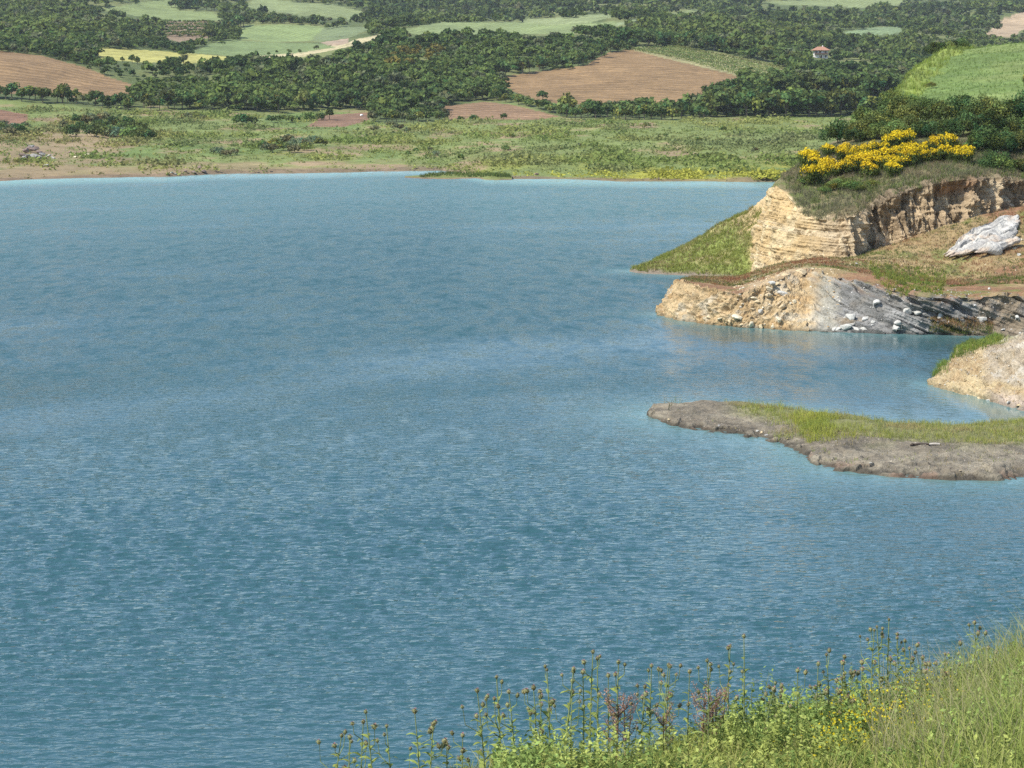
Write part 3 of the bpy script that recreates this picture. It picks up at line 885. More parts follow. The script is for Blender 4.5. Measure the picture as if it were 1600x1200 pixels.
def build_water():
    pts = []
    for line, s in ((SPIT_FRONT, 3.0), (SPIT_BACK, 2.0)):
        w = np.array([W(*p) for p in line])
        for i in range(len(w) - 1):
            for t in np.linspace(0, 1, 12):
                pts.append((*(w[i] * (1 - t) + w[i + 1] * t)[:2], s))
    for line, s in (([(1030, 491), (1080, 504), (1210, 515), (1340, 521), (1600, 527)], 2.0), ([(1452, 602), (1520, 621), (1600, 643)], 3.0),
                    ([(983, 424), (1060, 430), (1180, 434)], 3.0)):
        w = np.array([W(*p) for p in line])
        for i in range(len(w) - 1):
            for t in np.linspace(0, 1, 12):
                pts.append((*(w[i] * (1 - t) + w[i + 1] * t)[:2], s))
    pts = np.array(pts)
    cols = np.concatenate([np.arange(-1900, -420, 60.0), np.arange(-420, -60, 8.0), np.arange(-60, 1661, 4.0), np.arange(1664, 2260, 8.0), np.arange(2300, 3500, 60.0)])
    D = np.concatenate([np.arange(12, 52, 2.0), wave_rows(), np.arange(408, 640, 4.0)])
    PX, Y = np.meshgrid(cols, D)
    X = (PX - 800) / FPX * Y * 1.005
    sh = np.zeros(X.shape)
    for i in range(X.shape[0]):
        if not 95 < D[i] < 290:
            continue
        q = np.flatnonzero((PX[i] > 850) & (PX[i] < 1760))
        d = np.sqrt((X[i][q][:, None] - pts[None, :, 0]) ** 2 + ((Y[i][q][:, None] - pts[None, :, 1]) * .8) ** 2)
        sh[i, q] = np.exp(-d / pts[None, :, 2]).max(1)
    off_ = shore_dist(np.clip(PX, -700, 2500)) - Y
    far = np.maximum(smooth(60, 0, off_), .28 * smooth(330, 30, off_))  # turquoise shallows, plus a wide paler band painted for the far sky reflection
    sh = np.maximum(sh * .42, far * .85)
    c1 = W(1420, 645)
    calm = np.exp(-((X - c1[0]) / 7.5) ** 2 - ((Y - c1[1]) / 7.0) ** 2)
    c2 = W(1560, 645)
    calm = np.maximum(calm, np.exp(-((X - c2[0]) / 10.0) ** 2 - ((Y - c2[1]) / 9.0) ** 2))
    calm = np.maximum(calm, .65 * np.exp(-((X - W(1400, 545)[0]) / 18.0) ** 2 - ((Y - 187) / 9.0) ** 2))
    gust = fbm(X * .012 + Y * .005, Y * .031 - X * .016 + .37, 0, 3, 301) * .7 + fbm(X * .05 + Y * .02, Y * .13 - X * .05, 3, 3, 302) * .25
    lane = -.50 * np.exp(-((Y - 141 - .12 * X) / 15.0) ** 2) * smooth(-16, 6, X) - .42 * np.exp(-((Y - 71) / 7.0) ** 2) * smooth(6, -6, X)
    lane += .38 * np.exp(-((Y - 104) / 14.0) ** 2) * smooth(16, -2, X) + .25 * np.exp(-((Y - 330) / 60.0) ** 2) * smooth(20, -30, X)
    gust = np.clip(.88 + .75 * gust + lane, .38, 1.6) * (1 - .88 * np.clip(calm, 0, 1))
    gust = gust * (1 - .35 * smooth(880, 1250, PX) * smooth(90, 110, Y))
    # wind waves: many small trains running about one way, so that crests lie across the view
    rg = np.random.default_rng(9)
    Z = np.zeros(X.shape)
    step = np.interp(Y[:, 0], D[:-1], np.diff(D))
    for k in range(40):
        lam = .46 * (1.15 / .46) ** rg.uniform(0, 1)
        th = math.radians(-86) + rg.normal(0, .30)
        amp = .0066 * lam * rg.uniform(.6, 1.3)
        ph = rg.uniform(0, 6.28)
        if k % 6 == 0:
            wob = 1.7 * fbm(X * .22, Y * .22, k, 2, 310 + k)
        fade = smooth(2.0, 3.4, lam / step)[:, None]
        p = 2 * np.pi / lam * (X * math.cos(th) + Y * math.sin(th)) + ph + wob
        Z += fade * amp * np.sin(p - .75 * np.sin(p))                   # steep on the side they run towards
    Z *= gust * smooth(-418, -300, PX) * smooth(2255, 2100, PX) * smooth(52, 56, Y)
    coarse = smooth(.14, .60, step)[:, None] + 0 * X                 # where the sheet is too coarse for waves, bump takes over
    V = np.stack([X, Y, Z], -1).reshape(-1, 3)
    C = np.stack([sh, np.clip(gust * .9, 0, 1), coarse], -1).reshape(-1, 3)
    o = link("lake_water", mesh_np("lake_water", V, grid_faces(*X.shape), M_WATER, C, True))
    structure(o)
build_water()

# ------------------------------------------------------------------ foreground bank below the camera
LIP = [(-2500, 1500), (200, 1340), (500, 1290), (780, 1228), (1000, 1192), (1200, 1158), (1400, 1112), (1600, 1052), (1800, 985), (3200, 700)]
def bank_ground(px, D):
    px = np.asarray(px, float)
    dl = np.interp(px, [-2500, 700, 1600, 3200], [11.5, 11.5, 15.5, 17.0])
    zl = at_depth(px, np.interp(px, *zip(*LIP)), dl)[..., 2]
    x = (px - 800) / FPX * D * 1.005
    t = D / dl
    z = np.where(D < dl, 21.2 + (zl - 21.2) * t ** 1.1, zl - .75 * (D - dl) - .05 * np.minimum((D - dl) ** 2, 9))
    z = z + fbm(x * .7, D * .7, 0, 4, 161) * .10
    return np.stack([x, D + 0 * x, z], -1)

def build_bank():
    PX, DD = np.meshgrid(np.concatenate([np.arange(-2500, 300, 80.0), np.arange(300, 1800, 12.0), np.arange(1800, 3201, 80.0)]),
                         np.concatenate([np.arange(-4, 8, .8), np.arange(8, 18, .12), np.arange(18, 44, 1.0)]))
    G = bank_ground(PX, DD)
    neg = DD < 2.0
    G[..., 0] = np.where(neg, (PX - 800) / FPX * 2.0 * (1 + (2.0 - DD) * .5), G[..., 0])
    x, y = G[..., 0], G[..., 1]
    c = mixc(np.broadcast_to(np.array([.10, .105, .04]), G.shape), (.17, .14, .07), smooth(-.2, .5, fbm(x * 1.5, y * 1.5, 0, 4, 162)))
    V = G.reshape(-1, 3)
    structure(link("bank", mesh_np("bank", V, grid_faces(*PX.shape), M_BANK, c.reshape(-1, 3), True)))
build_bank()
# ------------------------------------------------------------------ foliage builders
def crown_arrays(rg, h, r, nlobe, nq, qs, base, trunk=.16, spread=.75, light=.35):
    """Leaf quads of one crown: lobes spread through an uneven ellipsoid; h height, r radius."""
    k = np.arange(nlobe)
    th = k * 2.4 + rg.uniform(0, 6)
    rad = r * spread * np.sqrt((k + .5) / nlobe) * rg.uniform(.75, 1.1, nlobe)
    zz = h * (trunk + (1 - trunk) * (.30 + .48 * (1 - (rad / r) ** 1.5)) * rg.uniform(.65, 1.08, nlobe))
    L = np.stack([rad * np.cos(th), rad * np.sin(th), zz], -1)
    lr = r * rg.uniform(.30, .55, nlobe)
    tint = rg.uniform(1 - light, 1 + light, nlobe)
    hue = rg.normal(0, .12, nlobe)
    w = rg.integers(0, nlobe, nq)
    d = unit(rg.normal(size=(nq, 3)) + np.array([0, 0, .25]))
    C = L[w] + d * (lr[w] * rg.uniform(.55, 1.08, nq))[:, None] * np.array([1, 1, .85])
    C[:, 2] = np.maximum(C[:, 2], h * trunk * .25)
    N = unit(d * 1.1 + rg.normal(size=(nq, 3)) * .55)
    V, F = leaf_quads(C, N, qs * rg.uniform(.6, 1.35, nq), 1.4, rg)
    c = np.asarray(base) * (tint[w] * rg.uniform(.75, 1.25, nq))[:, None]
    c = c * np.stack([1 + hue[w] * 1.3, 1 + 0 * hue[w], 1 - hue[w]], -1)
    return V, F, np.repeat(np.clip(c, .004, .9), 4, 0)

DARK, MID, BRIGHT, OLIVE = (.082, .118, .038), (.128, .170, .050), (.150, .200, .058), (.135, .150, .075)

def crown_mesh(name, seed, h, r, nlobe, nq, qs, base, mat=None, **kw):
    V, F, c = crown_arrays(np.random.default_rng(seed), h, r, nlobe, nq, qs, base, **kw)
    return mesh_np(name, V, F, mat or M_LEAF, c)

def trunk_mesh(name, seed, h, r, limbs=4):
    rg = np.random.default_rng(seed)
    b = Bag()
    lean = rg.uniform(-.05, .05, 2) * h
    V, F = tube([(0, 0, -.05 * h), (lean[0] * .3, lean[1] * .3, h * .25), (lean[0], lean[1], h * .62)], h * .030, h * .012, 6)
    b.add(V, F)
    for i in range(limbs):
        a = i * 2 * np.pi / limbs + rg.uniform(-.4, .4)
        z0 = h * rg.uniform(.18, .4)
        e = np.array([np.cos(a) * r * .6, np.sin(a) * r * .6, h * rg.uniform(.5, .75)])
        m = np.array([np.cos(a) * r * .28, np.sin(a) * r * .28, (z0 + e[2]) / 2])
        V, F = tube([(lean[0] * .4, lean[1] * .4, z0), m, e], h * .014, h * .005, 5)
        b.add(V, F)
    return b.mesh(name, M_BARK)

# far trees: crowns one metre tall, scaled where they stand
FAR = {}
for key, base in (("dark", DARK), ("mid", MID), ("bright", BRIGHT), ("olive", OLIVE)):
    FAR[key] = []
    for i in range(4):
        sd = 100 + i + 10 * len(FAR)
        rr_ = (.42, .50, .36, .46)[i]
        FAR[key].append((crown_mesh("tree_crown", sd, 1, rr_, 12, 420, .105, base, trunk=.05), trunk_mesh("tree_trunk", sd, 1, rr_)))
BUSH = {}
for key, base in (("dark", DARK), ("mid", MID), ("bright", BRIGHT), ("olive", OLIVE)):
    BUSH[key] = [crown_mesh("shrub", 300 + i + 10 * len(BUSH), 1, (.75, .95, .65)[i], 9, 340, .15, base, trunk=.0, spread=.85) for i in range(3)]

_rt = np.random.default_rng(5)
def far_tree(P, h, key, label, group=None, name="broadleaf_tree", cat="tree", var=None, parts=True):
    cm, tm = FAR[key][_rt.integers(0, 4) if var is None else var]
    o = link(name, None)
    o.location = P
    o.rotation_euler = (0, 0, _rt.uniform(0, 6.28))
    s = h * _rt.uniform(.92, 1.08)
    o.scale = (h * _rt.uniform(.9, 1.2), h * _rt.uniform(.9, 1.2), s)
    tag(o, label, cat, group)
    link("crown", cm, o)
    link("trunk", tm, o)
    return o

def far_bush(P, h, key, label, group=None, name="shrub", cat="shrub"):
    o = link(name, BUSH[key][_rt.integers(0, 3)])
    o.location = P
    o.rotation_euler = (0, 0, _rt.uniform(0, 6.28))
    o.scale = (h * _rt.uniform(.9, 1.3), h * _rt.uniform(.9, 1.3), h)
    return tag(o, label, cat, group)

# ------------------------------------------------------------------ far trees in rows and clumps, each a thing
TAKEN = []
ROWS = [  # where, group, kind, count, height in picture px, base line in the picture, spread
    ("dark tree, {o} in the hedge below the left ploughed field", "hedge below the left ploughed field", ("dark", "mid"), 20, 25, [(-25, 153), (60, 160), (120, 163), (205, 174)], 3),
    ("dark tree, {o} along the wood's foot beside left ploughed field", "wood edge right of the left field", ("dark", "mid"), 20, 27, [(212, 172), (300, 170), (440, 176)], 4),
    ("dark tree, {o} at the wood edge above small reddish field", "wood edge above the reddish field", ("dark", "mid"), 11, 28, [(448, 172), (500, 171), (582, 171)], 3),
    ("bushy tree, {o} in thicket between the small brown fields", "thicket between the small brown fields", ("mid", "dark", "olive"), 14, 21, [(578, 190), (640, 193), (692, 189)], 4),
    ("dark tree, {o} at the wood edge above lower brown field", "wood edge above the lower brown field", ("dark", "mid"), 12, 21, [(640, 166), (700, 162), (785, 156)], 3),
    ("small tree, {o} in the slanting hedge between brown fields", "slanting hedge between the brown fields", ("mid", "bright"), 10, 15, [(792, 160), (830, 168), (874, 182)], 2),
    ("green tree, {o} in the hedge below big ploughed field", "hedge below the big ploughed field", ("dark", "mid"), 20, 26, [(896, 186), (1000, 187), (1112, 185)], 3),
    ("tall dark tree, {o} in front row of the dark grove", "front row of the dark grove", ("dark", "dark", "mid"), 20, 40, [(1106, 182), (1200, 183), (1300, 182), (1395, 184)], 3),
    ("tall dark tree, {o} in back row of the dark grove", "back row of the dark grove", ("dark",), 20, 42, [(1112, 168), (1200, 160), (1300, 150), (1395, 160)], 4),
    ("dark tree, {o} along the top of the big ploughed field", "wood edge above the big ploughed field", ("dark",), 15, 24, [(782, 122), (850, 111), (920, 101), (952, 84), (985, 76)], 2),
    ("dark tree, {o} in the belt behind the vineyard", "belt of trees behind the vineyard", ("dark",), 19, 25, [(985, 73), (1060, 73), (1135, 82), (1238, 106)], 2),
    ("dark tree, {o} in clump beside the striped green field", "clump left of the striped field", ("dark",), 12, 20, [(325, 64), (350, 58), (382, 40)], 4),
    ("round tree, {o} in clump above the pale green upper field", "clump at the top edge", ("dark",), 10, 15, [(268, 15), (300, 14), (336, 20)], 3),
    ("small tree, {o} in line above the striped green field", "line above the striped field", ("dark", "mid"), 11, 12, [(393, 33), (430, 37), (476, 37)], 2),
    ("small tree, {o} in the line beside the pale farm track", "trees by the pale track", ("mid", "olive"), 7, 8, [(388, 92), (440, 88), (492, 80)], 5),
    ("dark tree, {o} in belt beside the yellow hay strip", "belt left of the yellow strip", ("dark", "mid"), 12, 20, [(0, 76), (60, 84), (130, 98), (155, 108)], 3),
    ("dark tree, {o} below the yellow hay strip", "trees below the hay strip", ("dark", "mid"), 10, 14, [(165, 102), (190, 100), (240, 106), (290, 108)], 3),
]
for text, grp, keys, n, hpx, line, spread in ROWS:
    xs = np.linspace(line[0][0], line[-1][0], n) + _rt.uniform(-.45, .45, n) * (line[-1][0] - line[0][0]) / max(n - 1, 1)
    for i, x in enumerate(np.sort(xs)):
        y = np.interp(x, *zip(*line)) + _rt.uniform(-spread, spread * .4)
        P = far_at(x, y)
        h = hpx * P[1] / FPX * _rt.uniform(.72, 1.25)
        far_tree(P, h, keys[_rt.integers(0, len(keys))], text.format(o=ordinal(i, n)), grp)
for x, y, hpx, key, text, var in [
        (886, 184, 41, "bright", "tall bright green tree standing at the hedge's end below the ploughed field", 2),
        (287, 100, 19, "olive", "lone grey-green tree standing at the edge of the yellow hay strip", 0),
        (1238, 181, 44, "bright", "tall lighter green tree in front of the dark grove", 1),
        (515, 187, 20, "dark", "narrow dark tree standing alone beside small reddish field", 2),
        (787, 188, 12, "dark", "small round dark tree on the lower edge of the small brown field", 1),
        (848, 158, 18, "dark", "dark tree where the wood meets the left tip of the big ploughed field", 1)]:
    P = far_at(x, y)
    far_tree(P, hpx * P[1] / FPX, key, text, var=var)

# orchard
_or = []
for j, y in enumerate(np.linspace(36, 58, 6)):
    for i, x in enumerate(np.linspace(258, 332, 11)):
        _or.append((x + (j % 2) * 3 - y * .1 + 4, y))
for x, y in _or:
    P = far_at(x, y)
    far_bush(P, 2.6 * _rt.uniform(.8, 1.2), "mid", "small round orchard tree standing in a row on reddish ground, upper left hillside", "trees of the hillside orchard", "orchard_tree", "tree")

# vine rows
def vine_row(k, n):
    t = k / (n - 1)
    a, b = (984 + 70 * t, 77.5 - 4 * t), (1163 + 66 * t, 121 - 12 * t)
    m = 170
    bag = Bag()
    pts = np.array([far_at(a[0] + (b[0] - a[0]) * u, np.interp(a[0] + (b[0] - a[0]) * u, [a[0], (a[0] + b[0]) / 2, b[0]], [a[1], (a[1] + b[1]) / 2 - 2.5 * (1 - t) - 1, b[1]])) for u in np.linspace(0, 1, 26)])
    u = _rt.uniform(0, 25, m * 5)
    i = np.minimum(u.astype(int), 24)
    P = pts[i] + (pts[i + 1] - pts[i]) * (u - i)[:, None] + _rt.normal(size=(len(u), 3)) * np.array([.25, .25, .3]) + np.array([0, 0, .9])
    o0 = pts[0].copy()
    V, F = leaf_quads(P - o0, unit(_rt.normal(size=P.shape) + np.array([0, -.2, .8])), _rt.uniform(.35, .6, len(P)), 1.3, _rt)
    c = np.array([.15, .19, .06]) * _rt.uniform(.7, 1.3, (len(P), 1))
    bag.add(V, F, np.repeat(c, 4, 0))
    o = link("vine_row", bag.mesh("vine_row", M_LEAF))
    o.location = o0
    where = "lowest row, along the ploughed earth" if k == 0 else ("topmost row, along the dark trees" if k == n - 1 else ORD[k] + " row up from the ploughed earth")
    tag(o, "green vine row in hillside vineyard, " + where, "vine row", "rows of the vineyard")
for k in range(12):
    vine_row(k, 12)

# ------------------------------------------------------------------ the woods behind (one mass) and scrub on the hills
def build_forest():
    rg = np.random.default_rng(77)
    pts = []
    for d0, d1, s in ((845, 1300, 5.0), (1300, 1800, 6.6), (1800, 2900, 9.0)):
        xw = d1 * .27
        gx, gy = np.meshgrid(np.arange(-xw, xw, s), np.arange(d0, d1, s * 1.1))
        gx = gx + rg.uniform(-.45, .45, gx.shape) * s
        gy = gy + rg.uniform(-.45, .45, gy.shape) * s
        gx, gy = gx.ravel(), gy.ravel()
        px = 800 + gx / gy * FPX * 1.006
        P = far_ground(px, gy)
        sx, sy = project(P)
        keep = (sx > -70) & (sx < 1680) & (sy > -45)
        tl = np.interp(sx, TREELINE[:, 0], TREELINE[:, 1])
        keep &= sy < tl - 2
        wv = fbm(P[:, 0] / 12, P[:, 1] / 20, 0, 3, 177)
        fid = np.maximum.reduce([field_of(sx + wv * 9, sy + wv * 4 - q) for q in (0, 3, 6, 9)])
        keep &= fid < 0
        dens = np.full(sx.shape, .94) if d0 < 1800 else .80 + .5 * fbm(P[:, 0] / 70, P[:, 1] / 120, 5, 3, 175)
        n = fbm(P[:, 0] / 60, P[:, 1] / 110, 0, 3, 171)
        open_ = (sy < 60) & (sx > 140) & (sx < 640) & (sy > 2 + 12 * smooth(400, 640, sx))
        dens = np.where(open_, .30 + .6 * smooth(.0, .3, n), dens)
        dens = np.where((sx < 150) & (sy < 75), .6 + .4 * smooth(-.3, .1, n), dens)
        dens = np.where((sx > 210) & (sx < 360) & (sy > 100) & (sy < 140), .62, dens)
        dens = np.where((sx > 150) & (sx < 250) & (sy > 96) & (sy < 140), .35, dens)
        dens = np.where((sx > 1000) & (sy < 102), .50 + .5 * smooth(-.15, .2, n), dens)
        dens = np.where(inside([(1262, 79), (1304, 79), (1302, 106), (1264, 106)], sx, sy), 0.0, dens)
        keep &= rg.uniform(0, 1, sx.shape) < dens
        P, sx, sy = P[keep], sx[keep], sy[keep]
        pts.append((P, sx, sy, s))
    out = {"near": [], "far": []}
    for bi, (P, sx, sy, s) in enumerate(pts):
        nq = (84, 54, 34)[bi]
        var = [crown_arrays(np.random.default_rng(500 + i), 1, .55, 7, nq, (.24, .29, .36)[bi], (1, 1, 1), trunk=.05, spread=.7, light=.22) for i in range(10)]
        which = rg.integers(0, 10, len(P))
        h = (4.4, 5.2, 6.6)[bi] * (.55 + .95 * rg.uniform(0, 1, len(P)) ** 1.6) * (.85 + .3 * smooth(-.4, .4, fbm(P[:, 0] / 40, P[:, 1] / 60, 0, 2, 172)))
        yellow = inside([(635, 82), (690, 78), (690, 100), (640, 108), (580, 118), (575, 108)], sx, sy) | inside([(828, 100), (860, 95), (858, 112), (830, 116)], sx, sy)
        n = fbm(P[:, 0] / 50, P[:, 1] / 80, 0, 3, 173)
        base = np.array(DARK) + (np.array(MID) - np.array(DARK)) * (1.3 * smooth(-.35, .45, n) - .15 + rg.normal(0, .30, len(P)))[:, None]
        pale = rg.uniform(0, 1, len(P)) < .09
        base = np.where(pale[:, None], np.array(OLIVE) * 1.15, base)
        brt = rg.uniform(0, 1, len(P)) < .16
        base = np.where(brt[:, None], np.array(BRIGHT), base)
        base = np.where((yellow & (rg.uniform(0, 1, len(P)) < .45))[:, None], np.array([.19, .16, .045]), base)
        base = np.clip(base, .012, .5)
        for i in range(10):
            q = which == i
            v0, f0, c0 = var[i]
            a = rg.uniform(0, 2 * np.pi, q.sum())
            ca, sa = np.cos(a)[:, None], np.sin(a)[:, None]
            hh = h[q][:, None]
            wx = hh * rg.uniform(.9, 1.25, (q.sum(), 1))
            x = (v0[None, :, 0] * ca - v0[None, :, 1] * sa) * wx + P[q, 0:1]
            y = (v0[None, :, 0] * sa + v0[None, :, 1] * ca) * wx + P[q, 1:2]
            z = v0[None, :, 2] * hh + P[q, 2:3] - .2
            out["near" if bi == 0 else "far"].append((np.stack([x, y, z], -1).reshape(-1, 3), (c0[None] * base[q][:, None, :]).reshape(-1, 3)))
    for key, name, label in (("near", "woodland", "dense dark green wood covering the slope behind the fields"), ("far", "distant_woodland", "hazy woods and scrub covering the farthest hills")):
        V = np.concatenate([o[0] for o in out[key]])
        C = np.concatenate([o[1] for o in out[key]])
        F = np.arange(len(V)).reshape(-1, 4)
        stuff(link(name, mesh_np(name, V, F, M_LEAF_FINE, C)), label, "woodland")
build_forest()

# ------------------------------------------------------------------ meadow: shrubs one can tell apart, and the rough growth between them
SHRUBS = [  # label, group, kinds, height px, places
    ("dark shrub, {o} in big thicket on the left meadow", "thicket on the left meadow", ("dark", "olive", "mid"), 17,
     [(100, 200), (110, 213), (122, 192), (128, 207), (140, 197), (146, 214), (156, 203), (163, 190), (168, 213), (178, 200), (184, 215), (192, 205), (200, 196), (206, 216), (214, 208), (220, 217), (228, 212), (233, 219)]),
    ("dark shrub, {o} in clump at the left picture edge", "clump at the left edge", ("dark", "olive"), 15,
     [(-4, 208), (5, 198), (14, 211), (22, 203), (30, 209), (40, 201)]),
    ("low shrub, {o} in thicket on the small eroded bank", "thicket on the eroded bank", ("mid", "olive", "bright"), 15,
     [(410, 231), (420, 238), (430, 228), (440, 236), (450, 227), (458, 239), (468, 231), (476, 236), (490, 224), (500, 228)]),
    ("dark bush, {o} in the short row left of the reddish field", "row left of the reddish field", ("dark", "mid"), 12,
     [(424, 191), (440, 190), (452, 192), (466, 190), (482, 189), (500, 188)]),
    ("dark rounded bush, {o} of two on the meadow under the long wood", None, ("dark",), 15, [(377, 195), (391, 195)]),
    ("grey-green bush, {o} on the meadow above the shore bend", "bushes above the shore bend", ("olive", "mid"), 10,
     [(292, 186), (305, 185), (318, 187), (340, 240), (352, 244), (366, 243), (610, 198), (622, 203), (585, 206), (636, 207)]),
    ("small bush, {o} along the shore meadow in the middle", "bushes along the middle shore", ("mid", "olive", "bright"), 8,
     [(638, 243), (650, 238), (668, 247), (680, 243), (672, 235), (720, 250), (790, 235), (800, 215), (905, 230), (930, 232), (1010, 200), (1040, 214), (1090, 222), (1130, 205), (1180, 238), (1205, 225)]),
    ("dark bush, {o} in row below the small brown field", None, ("dark",), 8, [(720, 188), (738, 188), (742, 187)]),
]
for text, grp, keys, hpx, places in SHRUBS:
    for i, (x, y) in enumerate(sorted(places)):
        P = far_at(x, y)
        far_bush(P, hpx * P[1] / FPX * _rt.uniform(.75, 1.25), keys[_rt.integers(0, len(keys))], text.format(o=ordinal(i, len(places))), grp)

def build_meadow_growth():
    rg = np.random.default_rng(31)
    n = 30000
    px = rg.uniform(-80, 1420, n)
    y = rg.uniform(168, 283, n)
    D = np.zeros(n)
    grid = np.arange(495, 1000, 2.0)
    for k, x in enumerate(np.arange(-80, 1421, 10.0)):
        _, yy = project(far_ground(np.full(grid.shape, x), grid))
        q = np.abs(px - x) <= 5
        D[q] = np.interp(-y[q], -yy, grid)
    P = far_ground(px, D)
    sx, sy = project(P)
    tl = np.interp(sx, TREELINE[:, 0], TREELINE[:, 1])
    clump = fbm(P[:, 0] / 13, P[:, 1] / 26, 0, 4, 181)
    keep = (field_of(sx, sy) < 0) & (sy > tl + 1) & (P[:, 2] > .35) & (rg.uniform(0, 1, n) < .25 + .9 * smooth(-.2, .35, clump))
    keep &= ~((D - shore_dist(px) < 35) & (rg.uniform(0, 1, n) < .85) & (px < 640))
    keep &= ~((sx < 260) & (sy > 222) & (rg.uniform(0, 1, n) < .6))
    P, clump, sx, sy = P[keep], clump[keep], sx[keep], sy[keep]
    m = 8
    h = rg.uniform(.35, .95, len(P)) * (1 + .9 * smooth(.1, .6, clump))
    C = np.repeat(P, m, 0) + rg.normal(size=(len(P) * m, 3)) * np.array([.8, .8, .0]) * np.repeat(h, m)[:, None]
    C[:, 2] += np.abs(rg.normal(size=len(C))) * .45 * np.repeat(h, m)
    V, F = leaf_quads(C, unit(rg.normal(size=C.shape) * .7 + np.array([0, -.2, .9])), np.repeat(h, m) * rg.uniform(.35, .7, len(C)), 1.6, rg)
    tone = fbm(P[:, 0] / 30, P[:, 1] / 40, 0, 3, 182) + rg.normal(0, .3, len(P))
    base = np.array([.150, .195, .055]) + (np.array([.225, .240, .075]) - np.array([.150, .195, .055])) * smooth(-.6, .6, tone)[:, None]
    grey = fbm(P[:, 0] / 45, P[:, 1] / 30, 4, 3, 183)
    base = base + (np.array([.13, .15, .08]) - base) * (.45 * smooth(.1, .45, grey))[:, None]
    base = base + (np.array([.22, .17, .075]) - base) * (smooth(400, 0, sx) * .5 * smooth(-.3, .4, tone))[:, None]
    px_ = sx
    strip = smooth(700, 850, px_) * smooth(268, 273, sy) * smooth(283, 280, sy)
    base = base + (np.array([.36, .35, .06]) - base) * (strip * .85)[:, None]
    band = smooth(900, 1100, px_) * np.exp(-((sy - 225) / 14.0) ** 2)
    base = base + (np.array([.13, .145, .075]) - base) * (band * .6)[:, None]
    c = np.repeat(base, m, 0) * rg.uniform(.75, 1.25, (len(C), 1))
    stuff(link("meadow_growth", mesh_np("meadow_growth", V, F, M_LEAF_FINE, np.repeat(c, 4, 0))), "rough green grass and low herbs covering the far shore meadow", "grass")
build_meadow_growth()

# ------------------------------------------------------------------ house, post, heap, stones on the far side
M_WALL = plain_mat("white_plaster", (.78, .76, .72), .85, 1.5, .06)
M_ROOF = plain_mat("red_tiles", (.32, .16, .10), .85, 2.0, .2)
M_DARK = plain_mat("dark_opening", (.035, .035, .045), .4, 1.0, .1)
M_WOOD = plain_mat("brown_wood", (.10, .065, .045), .8, 2.0, .2)
M_SHEET = plain_mat("white_cover", (.80, .80, .78), .6, 2.0, .05)
M_STONE = ground_mat("stone", (.8, 4.0), (.15, .22), 5.0, .6, .12)

def box(b, x0, x1, y0, y1, z0, z1, col=(1, 1, 1)):
    V = np.array([(x, y, z) for z in (z0, z1) for (x, y) in ((x0, y0), (x1, y0), (x1, y1), (x0, y1))], float)
    F = np.array([(0, 3, 2, 1), (4, 5, 6, 7), (0, 1, 5, 4), (1, 2, 6, 5), (2, 3, 7, 6), (3, 0, 4, 7)])
    return b.add(V, F, col)

def build_house():
    P = far_at(1283, 91)
    o = link("farmhouse", None, loc=P)
    o.scale = (.8, .8, .85)
    tag(o, "small white farmhouse with a low red hipped roof and dark veranda among hillside trees", "house")
    w = Bag(); box(w, -5, 5, 0, 8, -1.5, 5.9); link("wall", w.mesh("wall", M_WALL), o)
    r = Bag()
    V = np.array([(-6.6, -2.2, 5.7), (6.6, -2.2, 5.7), (6.6, 9.4, 5.7), (-6.6, 9.4, 5.7), (-2.4, 3.6, 8.2), (2.4, 3.6, 8.2),
                  (-6.6, -2.2, 5.45), (6.6, -2.2, 5.45), (6.6, 9.4, 5.45), (-6.6, 9.4, 5.45)], float)
    r.add(V, [(0, 1, 5, 4), (2, 3, 4, 5), (6, 9, 8, 7), (0, 6, 7, 1), (1, 7, 8, 2), (2, 8, 9, 3), (3, 9, 6, 0)])
    r.add(V, [(1, 2, 5), (3, 0, 4)])
    ro = link("roof", r.mesh("roof", M_ROOF), o)
    c = Bag(); box(c, 1.2, 2.0, 4.4, 5.2, 7.0, 9.0); link("chimney", c.mesh("chimney", M_WALL), ro)
    v = Bag(); box(v, -5.2, 5.2, -1.9, -.02, 2.75, 2.95); box(v, -5.2, 5.2, -1.9, -1.8, 2.95, 3.75); link("balcony", v.mesh("balcony", M_WOOD), o)
    for x in (-5.0, -1.6, 1.8, 5.0):
        c = Bag(); box(c, x - .14, x + .14, -1.9, -1.62, -1.5, 2.74); box(c, x - .12, x + .12, -1.88, -1.64, 3.76, 5.44); link("column", c.mesh("column", M_WOOD), o)
    for x, z in ((-3.6, 3.5), (-1.0, 3.5), (3.3, 3.5), (3.4, .6)):
        f = Bag(); box(f, x - .75, x + .75, -.08, -.003, z - .08, z + 1.5)
        fo = link("window", f.mesh("window", M_WOOD), o)
        g = Bag(); box(g, x - .6, x + .6, -.10, -.082, z + .06, z + 1.36); link("pane", g.mesh("pane", M_DARK), fo)
    d = Bag(); box(d, -.6, .6, -.09, -.003, -.4, 1.9); link("door", d.mesh("door", M_WOOD), o)
build_house()

P = far_at(1254, 82)
b = Bag(); V, F = tube([(0, 0, -.5), (0, 0, 3.9)], .22, .18, 6); b.add(V, F); box(b, -.45, .45, -.05, .05, 3.2, 3.5)
po = tag(link("post", b.mesh("post", M_SHEET), loc=P), "slim white post standing among trees left of the farmhouse", "post")
b = Bag(); box(b, -2.0, -.4, -.6, .6, -.4, 1.0); box(b, -2.1, -.3, -.7, .7, 1.003, 1.15); tag(link("shed", b.mesh("shed", M_SHEET), loc=P), "tiny white hut at the foot of the slim white post", "hut")

